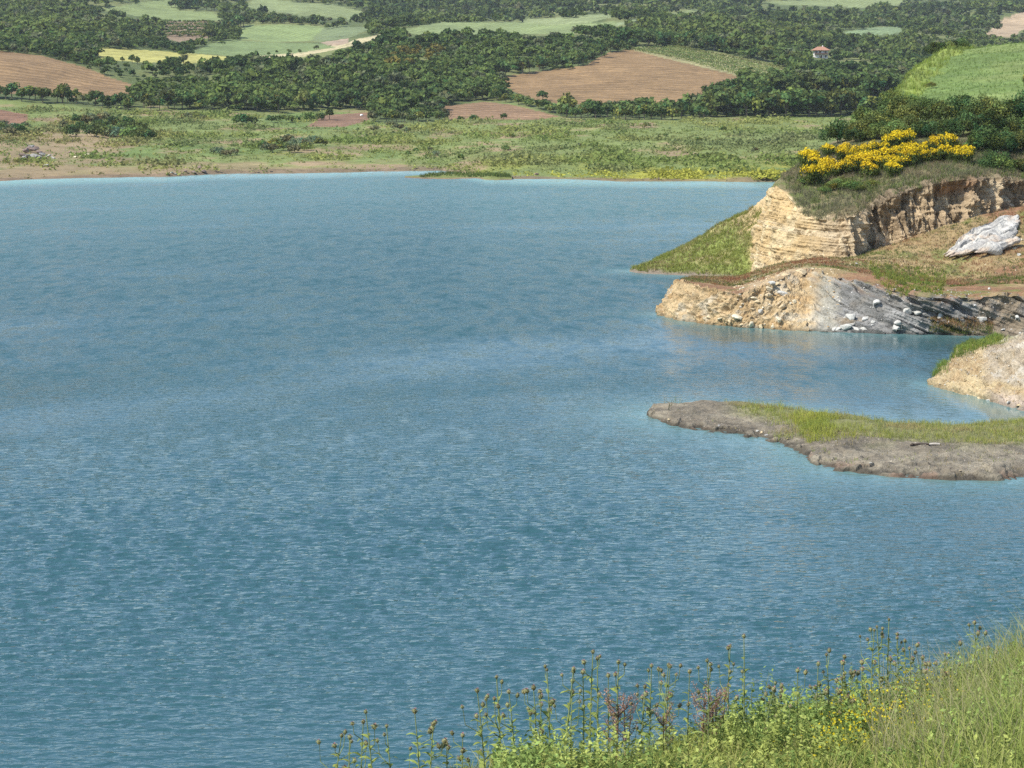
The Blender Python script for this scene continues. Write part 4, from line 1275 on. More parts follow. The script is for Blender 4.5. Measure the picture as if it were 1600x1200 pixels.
def lump(seed, n=16, flat=.7, jit=.25):
    """An angular stone: hull of scattered points, about one metre across."""
    import bmesh
    rg = np.random.default_rng(seed)
    p = unit(rg.normal(size=(n, 3))) * rg.uniform(1 - jit, 1, (n, 1)) * np.array([.5, .42, .5 * flat])
    bm = bmesh.new()
    for q in p:
        bm.verts.new(q)
    r = bmesh.ops.convex_hull(bm, input=bm.verts)
    bmesh.ops.delete(bm, geom=[g for g in r["geom_interior"] if isinstance(g, bmesh.types.BMVert)], context='VERTS')
    bmesh.ops.bevel(bm, geom=list(bm.edges), offset=.035, segments=1, affect='EDGES')
    bm.verts.index_update()
    V = np.array([v.co[:] for v in bm.verts])
    fs = [[v.index for v in f.verts] for f in bm.faces]
    bm.free()
    return V, fs

def stone_mesh(name, seed, col, flat=.7, mat=None):
    V, fs = lump(seed, 18, flat)
    me = bpy.data.meshes.new(name)
    me.from_pydata(V.tolist(), [], fs)
    a = me.attributes.new("Col", 'FLOAT_COLOR', 'POINT')
    c = np.ones((len(V), 4), np.float32); c[:, :3] = col
    a.data.foreach_set("color", c.ravel())
    me.materials.append(mat or M_STONE)
    return me

STONES = {k: [stone_mesh("stone", 40 + i + 7 * j, c, f) for i, f in enumerate((.8, .6, .95, .45))]
          for j, (k, c) in enumerate({"white": (.44, .43, .39), "tan": (.50, .40, .25), "grey": (.26, .25, .23), "brown": (.20, .15, .13), "cream": (.62, .54, .38)}.items())}

def stone(P, size, key, label, group=None, name="boulder", cat="rock", var=None, sink=.12):
    o = link(name, STONES[key][_rt.integers(0, 4) if var is None else var])
    o.location = (P[0], P[1], P[2] + size * (.28 - sink))
    o.rotation_euler = (_rt.uniform(-.35, .35), _rt.uniform(-.35, .35), _rt.uniform(0, 6.28))
    o.scale = (size * _rt.uniform(.9, 1.25), size * _rt.uniform(.85, 1.15), size * _rt.uniform(.8, 1.1))
    return tag(o, label, cat, group)

P = far_at(565, 181)
o = stone(P, 1.0, "white", "small white covered heap at the upper edge of the reddish field", None, "covered_heap", "heap", 0, 0)
o.scale = (2.0, 1.8, 1.3)
o.data = o.data.copy(); o.data.materials[0] = M_SHEET

pile = [(35, 243, 9), (40, 239, 9), (46, 236, 9), (52, 238, 11), (57, 235, 8), (62, 240, 9), (44, 245, 10), (53, 246, 12), (60, 246, 10), (66, 242, 7), (38, 247, 7), (49, 234, 8)]
for i, (x, y, s) in enumerate(sorted(pile)):
    P = far_at(x, y + 2)
    stone(P + np.array([0, 0, .6 if y < 240 else .1]), 1.6 * s * P[1] / FPX, ("brown", "grey")[i % 2], "dark slab, " + ordinal(i, len(pile)) + " in the rock pile on the left shore", "rock pile on the left shore", var=(3, 1, 0)[i % 3])
slabs = [(75, 245, 9, "white"), (83, 247, 6, "white"), (72, 259, 7, "white"), (113, 241, 5, "cream"), (118, 246, 7, "cream"), (127, 246, 7, "cream"), (133, 244, 7, "cream"), (137, 242, 6, "cream"), (109, 238, 5, "brown")]
for i, (x, y, s, k) in enumerate(sorted(slabs)):
    P = far_at(x, y + 1)
    stone(P, 1.5 * s * P[1] / FPX, k, "pale flat stone, " + ordinal(i, len(slabs)) + " beside the dark rock pile", "pale stones by the rock pile", var=3)
for i, (x, y, s, k) in enumerate(sorted([(765, 248, 8, "white"), (772, 250, 7, "white"), (760, 247, 6, "cream"), (780, 247, 6, "grey")])):
    P = far_at(x, y)
    stone(P, s * P[1] / FPX, k, "pale stone, " + ordinal(i, 4) + " of four on the middle shore meadow", "stones on the middle shore")
for i, (x, y, s, k) in enumerate(sorted([(312, 263, 10, "brown"), (303, 272, 11, "brown"), (318, 272, 11, "brown"), (268, 273, 7, "white"), (275, 273, 6, "white"), (290, 272, 9, "brown")])):
    P = far_at(x, y)
    stone(P, s * P[1] / FPX, k, "stone, " + ordinal(i, 6) + " in the group at the water's edge of the left shore", "stones at the left water's edge", var=1)
for i, (x, y, s) in enumerate(sorted([(760, 277.5, 8), (768, 279, 6), (1030, 282.5, 5), (838, 275, 9)])):
    P = far_at(x, y - 1)
    stone(P, s * P[1] / FPX, "brown", "small dark stone, " + ordinal(i, 4) + " along the waterline of the middle shore", "dark stones on the middle waterline")

# ------------------------------------------------------------------ headland: rocks
def put(px, py, names=None):
    h = near_hit(px, py, names)
    if h is None:
        return None
    return np.array(h[0][:]), np.array(h[1][:])

def rocks(label, group, key, lst, names, name="boulder"):
    lst = sorted(lst)
    for i, (x, y, s) in enumerate(lst):
        h = put(x, y, names)
        if h is None:
            continue
        stone(h[0] + np.array([0, -.1, 0]), s * h[0][1] / FPX, key if isinstance(key, str) else key[i % len(key)], label.format(o=ordinal(i, len(lst))), group, name, sink=.3)

c7 = lambda x, y, s: (1300 + x * .1875, 400 + y * .1875, s * .1875 * 4.8)
c6 = lambda x, y, s: (1020 + x * .1875, 400 + y * .1875, s * .1875 * 4.8)
rocks("white boulder, {o} in waterline cluster below the grey cliff", "white boulders at the waterline", "white",
      [c7(50, 605, 16), c7(115, 585, 24), c7(195, 605, 20), c7(260, 608, 14), c7(155, 515, 26), c7(275, 520, 16), c7(340, 550, 10), c7(20, 612, 14), c7(165, 570, 14)], ["lower_shore"])
rocks("white boulder, {o} lying scattered on the grey shale slope", "white boulders on the shale slope", "white",
      [c7(635, 455, 26), c7(720, 465, 24), c7(905, 495, 18), c7(1240, 525, 20), c7(530, 600, 24), c7(545, 555, 18), c7(370, 385, 18), c7(1310, 275, 9), c7(1540, 505, 9), c7(1420, 610, 8)], ["lower_shore"])
rocks("tan block, {o} tumbled on the slope of the lower shore", "tan blocks on the lower shore", ("tan", "cream", "tan", "white"),
      [c6(1090, 310, 24), c6(840, 350, 18), c6(965, 325, 24), c6(960, 275, 18), c6(1080, 425, 18), c6(1040, 530, 22), c6(935, 520, 22), c6(830, 440, 12), c6(990, 220, 14),
       c6(1100, 155, 22), c6(1230, 130, 30), c6(1030, 230, 13), c6(870, 385, 14), c6(1180, 380, 10), c6(900, 460, 14)], ["lower_shore"])
rocks("ochre block, {o} at the waterline of the tan cliff", "ochre blocks at the shelf foot", ("tan", "cream"),
      [c6(700, 505, 24), c6(740, 570, 14), c6(640, 540, 12), c6(820, 570, 14), c6(560, 520, 12), c6(470, 515, 12), c6(900, 585, 14), c6(1000, 590, 10)], ["lower_shore"])
rocks("cream stone, {o} on the dry ground under the big cliff", "cream stones under the cliff", ("cream", "white"),
      [(1328, 413, 7), (1338, 412, 6), (1357, 411, 6), (1300, 412, 5), (1585, 388, 10), (1592, 398, 10), (1596, 375, 12), (1270, 420, 8), (1578, 372, 9)], ["lower_shore"])
rocks("small stone, {o} along the front of the low spit", "stones on the spit", ("tan", "grey", "white"),
      [(1190, 675, 8), (1197, 679, 9), (1123, 665, 7), (1183, 673, 6), (1212, 699, 5), (1360, 723, 5), (1306, 688, 5), (1230, 685, 5), (1045, 655, 5), (1500, 735, 5), (1560, 715, 4)], ["spit"])
rocks("stone, {o} at the foot of the tan rock nub", "stones at the rock nub", ("tan", "white"),
      [(1530, 622, 9), (1545, 626, 10), (1512, 617, 7), (1575, 628, 11), (1592, 632, 11), (1490, 611, 6), (1562, 612, 7)], ["rock_shore"])

# --- the pale tilted rock slab
def build_slab():
    """Parallel beds of rock, tilted together, their broken edges towards the water."""
    bag = Bag()
    rg = np.random.default_rng(19)
    for k, (xa, ya, xb, yb, w, th) in enumerate([(1472, 404, 1590, 341, 1.5, .45), (1476, 406, 1592, 348, 1.3, .50), (1482, 408, 1590, 357, 1.25, .50), (1496, 408, 1588, 370, 1.1, .50), (1520, 407, 1592, 383, 1.0, .45)]):
        pa, na = put(xa, ya, ["lower_shore", "cliff"])
        pb, nb = put(xb, yb, ["lower_shore", "cliff"])
        n, m = 70, 26
        t = np.linspace(0, 1, n)
        ax = pb - pa
        L = np.linalg.norm(ax)
        u = ax / L
        up = unit(np.array([-.1, -.45, .88]) - u * np.dot(u, np.array([-.1, -.45, .88])))
        side = np.cross(u, up)
        th_ = np.linspace(0, 2 * np.pi, m, endpoint=False)
        ca, sa = np.cos(th_), np.sin(th_)
        se = lambda v: np.sign(v) * np.abs(v) ** .45
        taper = np.minimum(1, np.minimum((t + .01) * 2.0, np.maximum(1.02 - t, 0) * 6)) ** .9
        prof = taper * (.85 + .3 * fbm(t * 5, k, 0, 2, 195))
        ctr = pa + ax * t[:, None] + up * (.25 + .12 * k)
        V = ctr[:, None] + (side[None, None] * (se(ca) * w)[None, :, None] + up[None, None] * (se(sa) * th)[None, :, None]) * prof[:, None, None]
        x, y, z = V[..., 0], V[..., 1], V[..., 2]
        a_, b_ = (V - pa) @ u, (V - pa) @ side
        d = fbm(a_ * .5, b_ * 2.2, k, 4, 196) * .22 - np.exp(-(fbm(a_ * .12, b_ * 1.3, 3 + k, 2, 197) / .10) ** 2) * .22
        V = V + up * d[..., None]
        c = mixc(np.broadcast_to(np.array([.50, .48, .43]), V.shape), (.30, .29, .27), smooth(-.1, .5, fbm(a_ * .3, b_ * 2.5, 5 + k, 4, 193)))
        c = mixc(c, (.50, .38, .27), smooth(.2, .6, fbm(a_ * .35, b_ * .9, 2, 3, 194)) * .7)
        i = np.arange(n * m).reshape(n, m)
        F = np.stack([i[:-1], np.roll(i, -1, 1)[:-1], np.roll(i, -1, 1)[1:], i[1:]], -1).reshape(-1, 4)
        bag.add(V.reshape(-1, 3), F, c.reshape(-1, 3))
    o = link("rock_slab", bag.mesh("rock_slab", M_ROCK))
    tag(o, "large pale grey tilted rock slab with dark cracks lying below the right cliff", "rock slab")
build_slab()

# --- driftwood on the spit
h = put(1422, 697, ["spit"])
h2 = put(1470, 696, ["spit"])
if h and h2:
    a, b_ = h[0], h2[0]
    L = b_ - a
    bag = Bag()
    V, F = tube([(0, 0, .06), L * .3 + np.array([0, 0, .13]), L * .6 + np.array([0, 0, .09]), L * .8 + np.array([0, 0, .12]), L * 1.0 + np.array([0, 0, .07])], .075, .05, 7)
    bag.add(V, F, (.07, .055, .045))
    V, F = tube([L * .62 + np.array([0, -.04, .10]), L * .8 + np.array([0, -.04, .13]), L * .97 + np.array([0, -.04, .09])], .068, .052, 7)
    bag.add(V, F, (.42, .38, .33))
    V, F = tube([L * .12 + np.array([0, 0, .08]), L * .10 + np.array([0, -.1, .16]), L * .03 + np.array([0, -.15, .2])], .04, .02, 5)
    bag.add(V, F, (.07, .055, .045))
    o = link("driftwood", bag.mesh("driftwood", M_STONE), loc=a)
    tag(o, "dark driftwood branch with a pale end lying on the grey spit", "driftwood")

# ------------------------------------------------------------------ headland: trees, shrubs and brooms
NT = []
for i in range(5):
    r_ = (.55, .62, .48, .58, .66)[i]
    NT.append((crown_mesh("tree_crown", 900 + i, 1, r_, 16, 2600, .050, (DARK, MID, MID, (.095, .125, .038), DARK)[i], trunk=0, spread=.85, light=.4), trunk_mesh("tree_trunk", 900 + i, 1, r_, 5)))
NB = [crown_mesh("shrub", 920 + i, 1, (.75, .9, .7)[i], 12, 1500, .065, (BRIGHT, MID, BRIGHT)[i], trunk=0, spread=.8) for i in range(3)]

def near_tree(P, h, label, group, var=None, name="scrub_tree"):
    cm, tm = NT[_rt.integers(0, 5) if var is None else var]
    o = link(name, None, loc=P)
    o.rotation_euler = (0, 0, _rt.uniform(0, 6.28))
    o.scale = (h * _rt.uniform(.85, 1.1), h * _rt.uniform(.85, 1.1), h)
    tag(o, label, "tree", group)
    link("crown", cm, o)
    link("trunk", tm, o)
    return o

def tree_row(xs, ys, hpx, text, group, jit=4):
    xs = np.sort(np.asarray(xs, float) + _rt.uniform(-jit, jit, len(xs)))
    for i, x in enumerate(xs):
        h = put(x, np.interp(x, *zip(*ys)) + _rt.uniform(-3, 3), ["cliff", "green_hill"])
        if h is None:
            continue
        near_tree(h[0] - np.array([0, 0, .35]), hpx * h[0][1] / FPX * _rt.uniform(.78, 1.15), text.format(o=ordinal(i, len(xs))), group)

tree_row(np.linspace(1330, 1660, 18), [(1330, 205), (1380, 196), (1440, 190), (1660, 184)], 44, "dark leafy tree, {o} in back row of headland thicket", "back row of the headland thicket")
tree_row(np.linspace(1312, 1650, 17), [(1312, 222), (1360, 220), (1420, 215), (1660, 208)], 42, "dark leafy tree, {o} in middle row of headland thicket", "middle row of the headland thicket")
tree_row(np.linspace(1525, 1660, 8), [(1525, 236), (1660, 234)], 42, "dark tree, {o} in thicket's front row beside the brooms", "front row of the headland thicket")
tree_row(np.linspace(1545, 1660, 7), [(1545, 264), (1600, 268), (1660, 262)], 34, "dense dark shrub tree, {o} on the right cliff edge", "shrub trees on the right cliff edge")
for i, x in enumerate((1458, 1470, 1482, 1494, 1504)):
    P = Dp(x, 88 - i, 445)
    near_tree(P, 24 * 445 / FPX, "dark green tree, " + ordinal(i, 5) + " in small group behind the green field's crest", "trees behind the green crest")
for i, (x, y, s) in enumerate(sorted([(1378, 172, 26), (1392, 158, 22), (1402, 172, 30), (1360, 190, 26), (1455, 138, 12), (1425, 166, 22), (1344, 204, 24)])):
    h = put(x, y)
    if h is not None:
        o = link("shrub", NB[i % 3], loc=h[0])
        hh = s * h[0][1] / FPX
        o.scale = (hh, hh, hh * .9)
        tag(o, "green shrub, " + ordinal(i, 7) + " on the left flank of the green hill", "shrub", "shrubs on the hill flank")

def broom_mesh(seed):
    rg = np.random.default_rng(seed)
    n = 1500
    k = 7
    ctr = np.stack([rg.uniform(-.45, .45, k), rg.uniform(-.45, .45, k), rg.uniform(.30, .55, k)], -1)
    w = rg.integers(0, k, n)
    d = unit(rg.normal(size=(n, 3)) + np.array([0, 0, .55]))
    r = rg.uniform(.24, .40, k)[w]
    C = ctr[w] + d * (r * rg.uniform(.6, 1.1, n))[:, None]
    C[:, 2] = np.maximum(C[:, 2], .02)
    up = d[:, 2] + rg.normal(0, .28, n) + (C[:, 2] - .45)
    yel = up > .50
    V, F = leaf_quads(C, unit(d + rg.normal(size=(n, 3)) * .5), rg.uniform(.045, .085, n) * np.where(yel, 1.0, 1.1), 1.5, rg)
    col = np.where(yel[:, None], np.array([.64, .48, .025]), np.array([.085, .115, .03]))
    warm = rg.uniform(0, 1, n) < .25
    col = np.where((yel & warm)[:, None], np.array([.60, .42, .02]), col)
    col = col * rg.uniform(.7, 1.2, (n, 1))
    b = Bag().add(V, F, np.repeat(col, 4, 0))
    m = 60
    P = np.stack([rg.uniform(-.4, .4, m), rg.uniform(-.4, .4, m), np.zeros(m)], -1)
    V, T = blades(P, rg.uniform(.4, .8, m), np.full(m, .03), rg.uniform(.1, .5, m), rg)
    b.add(V, T, (.09, .12, .035))
    return b.mesh("broom_bush", M_BROOM)
BROOM = [broom_mesh(60 + i) for i in range(6)]
bl = [(745, 600), (710, 660), (780, 632), (830, 625), (765, 700), (735, 750), (800, 715), (850, 705), (890, 692), (862, 655), (925, 640), (1000, 625), (1050, 602), (1090, 596), (960, 668),
      (1010, 665), (1060, 655), (1085, 685), (972, 715), (1050, 715), (1130, 672), (1150, 628), (1200, 615), (1190, 655), (1240, 650), (1270, 615), (1320, 615), (1340, 655), (1240, 612), (1352, 628),
      (905, 690), (1165, 660), (700, 690), (1290, 650), (1105, 640), (940, 690), (1020, 690)]
rowsb = {"upper": [p for p in bl if p[1] < 640], "middle": [p for p in bl if 640 <= p[1] < 680], "lower": [p for p in bl if p[1] >= 680]}
for band, lst in rowsb.items():
    lst = sorted(lst)
    for i, (x, y) in enumerate(lst):
        h = put(1000 + .375 * x, .375 * y + 9, ["cliff"])
        if h is None:
            continue
        s = _rt.uniform(22, 33) * h[0][1] / FPX
        o = link("broom_bush", BROOM[_rt.integers(0, 6)], loc=h[0] - np.array([0, 0, .1]))
        o.rotation_euler = (0, 0, _rt.uniform(0, 6.28))
        o.scale = (s, s, s * _rt.uniform(1.0, 1.35))
        tag(o, "yellow broom bush, " + ordinal(i, len(lst)) + " in the " + band + " flowering row above cliff", "bush", "flowering brooms on the headland")
for x, y, s, text in [(1572, 148, 20, "lone yellow broom bush among dark trees below the green field"), (1545, 236, 15, "small sparse yellow broom at the right end of the flowering slope")]:
    h = put(x, y)
    if h is not None:
        o = link("broom_bush", BROOM[1], loc=h[0])
        s = s * h[0][1] / FPX
        o.scale = (s, s, s * (1.4 if y < 160 else 1))
        if y < 160:
            o.location = o.location + Vector((0, -14, 1.2))
        tag(o, text, "bush")
for i, (x, y, s) in enumerate(sorted([(1300, 298, 20), (1315, 294, 24), (1330, 298, 22), (1343, 300, 17), (1288, 302, 14), (1258, 288, 16), (1362, 292, 16)])):
    h = put(x, y, ["cliff"])
    if h is not None:
        o = link("shrub", NB[i % 3], loc=h[0])
        hh = s * h[0][1] / FPX
        o.scale = (hh, hh, hh * .8)
        o.rotation_euler = (0, 0, i)
        tag(o, "bright green shrub, " + ordinal(i, 7) + " below the brooms on the cliff top", "shrub", "green shrubs below the brooms")

# ------------------------------------------------------------------ headland: grasses that nobody could count
def scatter(body, n, seed, poly=None, minz=.45, rows=None):
    rg = np.random.default_rng(seed)
    G = NEAR[body][0]
    A = np.linalg.norm(np.cross(G[1:, :-1] - G[:-1, :-1], G[:-1, 1:] - G[:-1, :-1]), axis=-1)
    N = np.abs(unit(np.cross(G[1:, :-1] - G[:-1, :-1], G[:-1, 1:] - G[:-1, :-1]))[..., 2])
    A = np.where((N > minz) & (G[:-1, :-1, 2] > .12), A, 0)
    if rows:
        k = np.arange(A.shape[0]) / A.shape[0]
        A = A * ((k > rows[0]) & (k < rows[1]))[:, None]
    sx, sy = project(G[:-1, :-1])
    A = A * ((sx > 900) & (sx < 1690))
    if poly is not None:
        A = A * inside(poly, sx, sy)
    c = np.cumsum(A.ravel())
    k = np.searchsorted(c, rg.uniform(0, c[-1], n))
    i, j = np.unravel_index(np.minimum(k, A.size - 1), A.shape)
    u, v = rg.uniform(0, 1, (n, 1)), rg.uniform(0, 1, (n, 1))
    P = G[i, j] + (G[i + 1, j] - G[i, j]) * u + (G[i, j + 1] - G[i, j]) * v
    return P, rg

def grass(name, label, sets, mat=None):
    bag = Bag()
    for P, rg, h, w, cols, spots, per in sets:
        if name == "spit_grass":
            P = P[rg.uniform(0, 1, len(P)) < smooth(-.15, .40, fbm(P[:, 0] * .30, P[:, 1] * .45, 0, 4, 211)) * smooth(1090, 1230, project(P)[0]) + .12 + .5 * smooth(1330, 1420, project(P)[0])]
        n = len(P)
        Q = np.repeat(P, per, 0) + rg.normal(size=(n * per, 3)) * np.array([.12, .12, 0])
        pick = np.clip(((fbm(P[:, 0] * spots, P[:, 1] * spots, P[:, 2] * spots, 3, 7) + .55 + rg.normal(0, .25, n)) / 1.1 * len(cols)).astype(int), 0, len(cols) - 1)
        c = np.repeat(np.asarray(cols)[pick], per, 0) * rg.uniform(.75, 1.25, (n * per, 1))
        V, T = blades(Q, rg.uniform(h[0], h[1], n * per), np.full(n * per, w), rg.uniform(.1, .7, n * per), rg)
        bag.add(V, T, np.repeat(c, 5, 0))
    return stuff(link(name, bag.mesh(name, mat or M_LEAF_FINE)), label, "grass")

TAN, RED, GRN, YGR, GRY, LIM = (.30, .235, .105), (.26, .135, .07), (.115, .155, .040), (.23, .255, .055), (.165, .155, .095), (.17, .24, .05)
P1, r1_ = scatter("lower_shore", 9000, 1, rows=(.62, .96))
P2, r2_ = scatter("lower_shore", 900, 2, [(1350, 410), (1480, 425), (1470, 462), (1390, 466)], .3)
P3, r3_ = scatter("lower_shore", 700, 3, [(1455, 496), (1550, 500), (1552, 524), (1455, 520)], .2)
grass("dry_grass", "dry tan and reddish grass on the slope between lower shore and cliff",
      [(P1, r1_, (.10, .32), .05, [RED, TAN, TAN, GRY, GRN], .25, 4), (P2, r2_, (.2, .5), .05, [YGR, GRN, LIM], .4, 6), (P3, r3_, (.12, .42), .04, [(.28, .17, .08), (.30, .20, .09), TAN, GRN], .4, 5)])
P4, r4_ = scatter("cliff", 9000, 4, [(1205, 250), (1300, 230), (1600, 215), (1690, 215), (1690, 300), (1560, 300), (1420, 310), (1340, 350), (1260, 350)], .25, rows=(.52, .98))
grass("cliff_top_scrub", "grey-green grass and dry scrub on top of the cliff", [(P4, r4_, (.25, .75), .05, [GRY, (.13, .14, .06), GRN, GRY, (.20, .165, .10)], .3, 6)])
P5, r5_ = scatter("grassy_point", 4500, 5, [(975, 440), (1215, 440), (1185, 380), (1195, 330), (1150, 320), (1000, 400)], .2)
grass("point_grass", "green and tan grass covering the sloping point left of the cliff", [(P5, r5_, (.2, .6), .05, [(.25, .29, .07), (.20, .25, .06), (.28, .28, .10), (.36, .30, .15), (.24, .28, .07)], .16, 5)])
P6, r6_ = scatter("green_hill", 14000, 6, None, .2)
sx6, _ = project(P6)
ex = np.interp(P6[:, 1], [284, 315, 350, 390, 432, 500], [1395, 1420, 1440, 1468, 1508, 1540])
q = sx6 < ex + 6
grass("hill_crop", "young green crop and taller rim grass on the hill", [(P6[~q], r6_, (.25, .45), .07, [(.125, .18, .05), (.145, .195, .055), (.17, .21, .065)], .12, 3), (P6[q], r6_, (.5, 1.1), .07, [(.21, .25, .05), (.24, .25, .07), (.15, .18, .05)], .2, 6)])
P7, r7_ = scatter("spit", 3600, 7, [(1110, 620), (1300, 640), (1700, 650), (1700, 700), (1500, 693), (1300, 682), (1215, 690), (1195, 665)], .2)
P8, r8_ = scatter("spit", 1100, 8, None, .3)
P9, r9_ = scatter("spit", 2200, 9, [(1140, 632), (1400, 645), (1400, 688), (1225, 695)], .2)
P9 = P9[r9_.uniform(0, 1, len(P9)) < np.exp(-((project(P9)[0] - 1262) / 55.0) ** 2) * smooth(-.3, .2, fbm(P9[:, 0] * .5, P9[:, 1] * .5, 1, 3, 212))]
P10, r10_ = scatter("spit", 60, 10, [(1030, 630), (1062, 630), (1062, 645), (1030, 645)], .1)
grass("spit_grass", "yellow-green grass growing along the back of the low grey spit",
      [(P7, r7_, (.12, .45), .018, [(.27, .28, .07), (.33, .31, .09), (.24, .27, .07), (.34, .27, .13)], .35, 6), (P8, r8_, (.08, .25), .03, [TAN, GRY, YGR], .4, 3),
       (P9, r9_, (.35, .9), .018, [(.30, .31, .06), (.36, .35, .06), (.25, .28, .06)], .4, 7), (P10, r10_, (.4, .9), .03, [GRY, GRN], .4, 5)])
P11, r11_ = scatter("rock_shore", 900, 11, [(1480, 520), (1570, 515), (1560, 536), (1500, 560), (1486, 565)], .1)
P12, r12_ = scatter("rock_shore", 90, 12, [(1455, 570), (1478, 565), (1480, 585), (1456, 592)], .0)
grass("nub_grass", "bright grass on top of the tan rock nub", [(P11, r11_, (.25, .6), .03, [LIM, YGR, GRN], .4, 6), (P12, r12_, (.4, .8), .03, [LIM, GRN], .4, 6)])
P13, r13_ = scatter("islet", 1, 13) if False else (None, None)
Gi = NEAR["islet"][0]
ri = np.random.default_rng(14)
Pi = Gi[ri.integers(6, 16, 700), ri.integers(2, 116, 700)]
Pi = Pi[fbm(Pi[:, 0] * .16, Pi[:, 1] * .05, 0, 3, 221) > -.12]
grass("islet_grass", "green reeds on the low islet off the far shore", [(Pi[Pi[:, 2] > .15], ri, (.4, 1.0), .10, [(.09, .12, .04), (.11, .14, .045), GRN], .1, 4)])

# rubble: the crumbled stone on the slopes
def rubble():
    V0, fs = lump(3, 9, .7)
    tri = np.array([t for f in fs for t in [(f[0], f[k], f[k + 1]) for k in range(1, len(f) - 1)]])
    bag = Bag()
    for body, n, seed, poly, mz, cols, s in (
            ("lower_shore", 600, 21, [(1150, 440), (1265, 418), (1310, 420), (1320, 518), (1130, 512)], .05, [(.50, .40, .25), (.44, .31, .16), (.52, .47, .37)], (.12, .45)),
            ("lower_shore", 700, 22, [(1290, 440), (1600, 460), (1660, 535), (1290, 522)], .05, [(.24, .23, .21), (.34, .33, .31), (.45, .44, .41)], (.10, .32)),
            ("lower_shore", 500, 23, [(1230, 400), (1600, 400), (1600, 430), (1230, 425)], .3, [(.50, .42, .28), (.40, .31, .2)], (.08, .28)),
            ("cliff", 700, 24, [(1190, 400), (1250, 395), (1350, 390), (1500, 345), (1500, 360), (1400, 395), (1300, 415), (1190, 425)], .0, [(.48, .38, .23), (.36, .28, .18)], (.12, .4)),
            ("rock_shore", 900, 25, [(1450, 560), (1540, 540), (1600, 590), (1600, 650), (1450, 606)], .0, [(.43, .35, .22), (.36, .27, .16), (.42, .39, .33)], (.08, .3)),
            ("spit", 2600, 26, [(1000, 635), (1200, 650), (1300, 680), (1660, 700), (1660, 755), (1250, 735), (1000, 660)], .0, [(.20, .18, .15), (.30, .27, .22), (.26, .20, .15), (.14, .125, .10)], (.04, .20))):
        P, rg = scatter(body, n, seed, poly, mz)
        sz = rg.uniform(0, 1, n) ** 2.5 * (s[1] - s[0]) + s[0]
        a = rg.uniform(0, 6.28, n)
        v = np.repeat(V0[None], n, 0) * sz[:, None, None] * rg.uniform(.7, 1.3, (n, 1, 3))
        x = v[..., 0] * np.cos(a)[:, None] - v[..., 1] * np.sin(a)[:, None]
        y = v[..., 0] * np.sin(a)[:, None] + v[..., 1] * np.cos(a)[:, None]
        V = np.stack([x, y, v[..., 2]], -1) + P[:, None]
        F = (tri[None] + (np.arange(n) * len(V0))[:, None, None]).reshape(-1, 3)
        c = np.asarray(cols)[rg.integers(0, len(cols), n)] * rg.uniform(.8, 1.2, (n, 1))
        bag.add(V.reshape(-1, 3), F, np.repeat(c, len(V0), 0))
    stuff(link("rubble", bag.mesh("rubble", M_STONE)), "crumbled stones littering the cliffs' feet and shores", "rubble")
rubble()

# ------------------------------------------------------------------ foreground: thistles, docks, weeds, grass
M_FRONT = leaf_mat("front_leaves", .35, .06, .01)
M_HEAD = leaf_mat("flower_heads", .05, .25, .02)
def head_mesh(seed):
    rg = np.random.default_rng(seed)
    b = Bag()
    prof = [(0, .006), (.012, .018), (.028, .022), (.042, .016), (.050, .010)]
    th = np.linspace(0, 2 * np.pi, 9)[:-1]
    V = np.array([(r * np.cos(t), r * np.sin(t), z) for z, r in prof for t in th])
    F = [(i * 8 + j, i * 8 + (j + 1) % 8, i * 8 + 8 + (j + 1) % 8, i * 8 + 8 + j) for i in range(4) for j in range(8)]
    b.add(V, F, (.20, .205, .10))
    n = 34                                                          # spiny bracts
    t, z = rg.uniform(0, 6.28, n), rg.uniform(.004, .045, n)
    r = np.interp(z, [p[0] for p in prof], [p[1] for p in prof])
    d = np.stack([np.cos(t), np.sin(t), rg.uniform(-.2, .9, n)], -1)
    P = np.stack([r * np.cos(t), r * np.sin(t), z], -1)
    s = np.stack([-np.sin(t), np.cos(t), 0 * t], -1) * .004
    V = np.stack([P - s, P + s, P + unit(d) * rg.uniform(.014, .028, (n, 1))], 1).reshape(-1, 3)
    b.add(V, np.arange(n * 3).reshape(n, 3), (.27, .25, .12))
    m = 16                                                          # faded florets on top
    t = rg.uniform(0, 6.28, m)
    P = np.stack([.008 * np.cos(t), .008 * np.sin(t), np.full(m, .046)], -1)
    e = P + np.stack([np.cos(t) * .010, np.sin(t) * .010, rg.uniform(.008, .018, m)], -1)
    s = np.stack([-np.sin(t), np.cos(t), 0 * t], -1) * .003
    V = np.stack([P - s, P + s, e], 1).reshape(-1, 3)
    b.add(V, np.arange(m * 3).reshape(m, 3), (.30, .15, .15))
    return b.mesh("flower_head", M_HEAD)
HEADS = [head_mesh(i) for i in range(4)]

def lance_leaves(bag, rg, base, direc, length, width, col):
    """Long toothed leaves, each a strip that arches and droops."""
    for p, d, l, w in zip(base, direc, length, width):
        side = unit(np.cross(d, [0, 0, 1.0]))
        t = np.linspace(0, 1, 6)
        mid = p + d[None] * (t * l)[:, None] + np.array([0, 0, 1.0])[None] * ((.55 * t - .85 * t * t) * l)[:, None]
        ww = w * np.array([.25, .8, 1.0, .7, .5, .02]) * rg.uniform(.7, 1.25, 6)
        V = np.concatenate([mid - side * ww[:, None], mid + side * ww[:, None] + np.array([0, 0, .2]) * w])
        F = [(i, i + 1, i + 7, i + 6) for i in range(5)]
        bag.add(V, F, np.asarray(col) * rg.uniform(.7, 1.3))

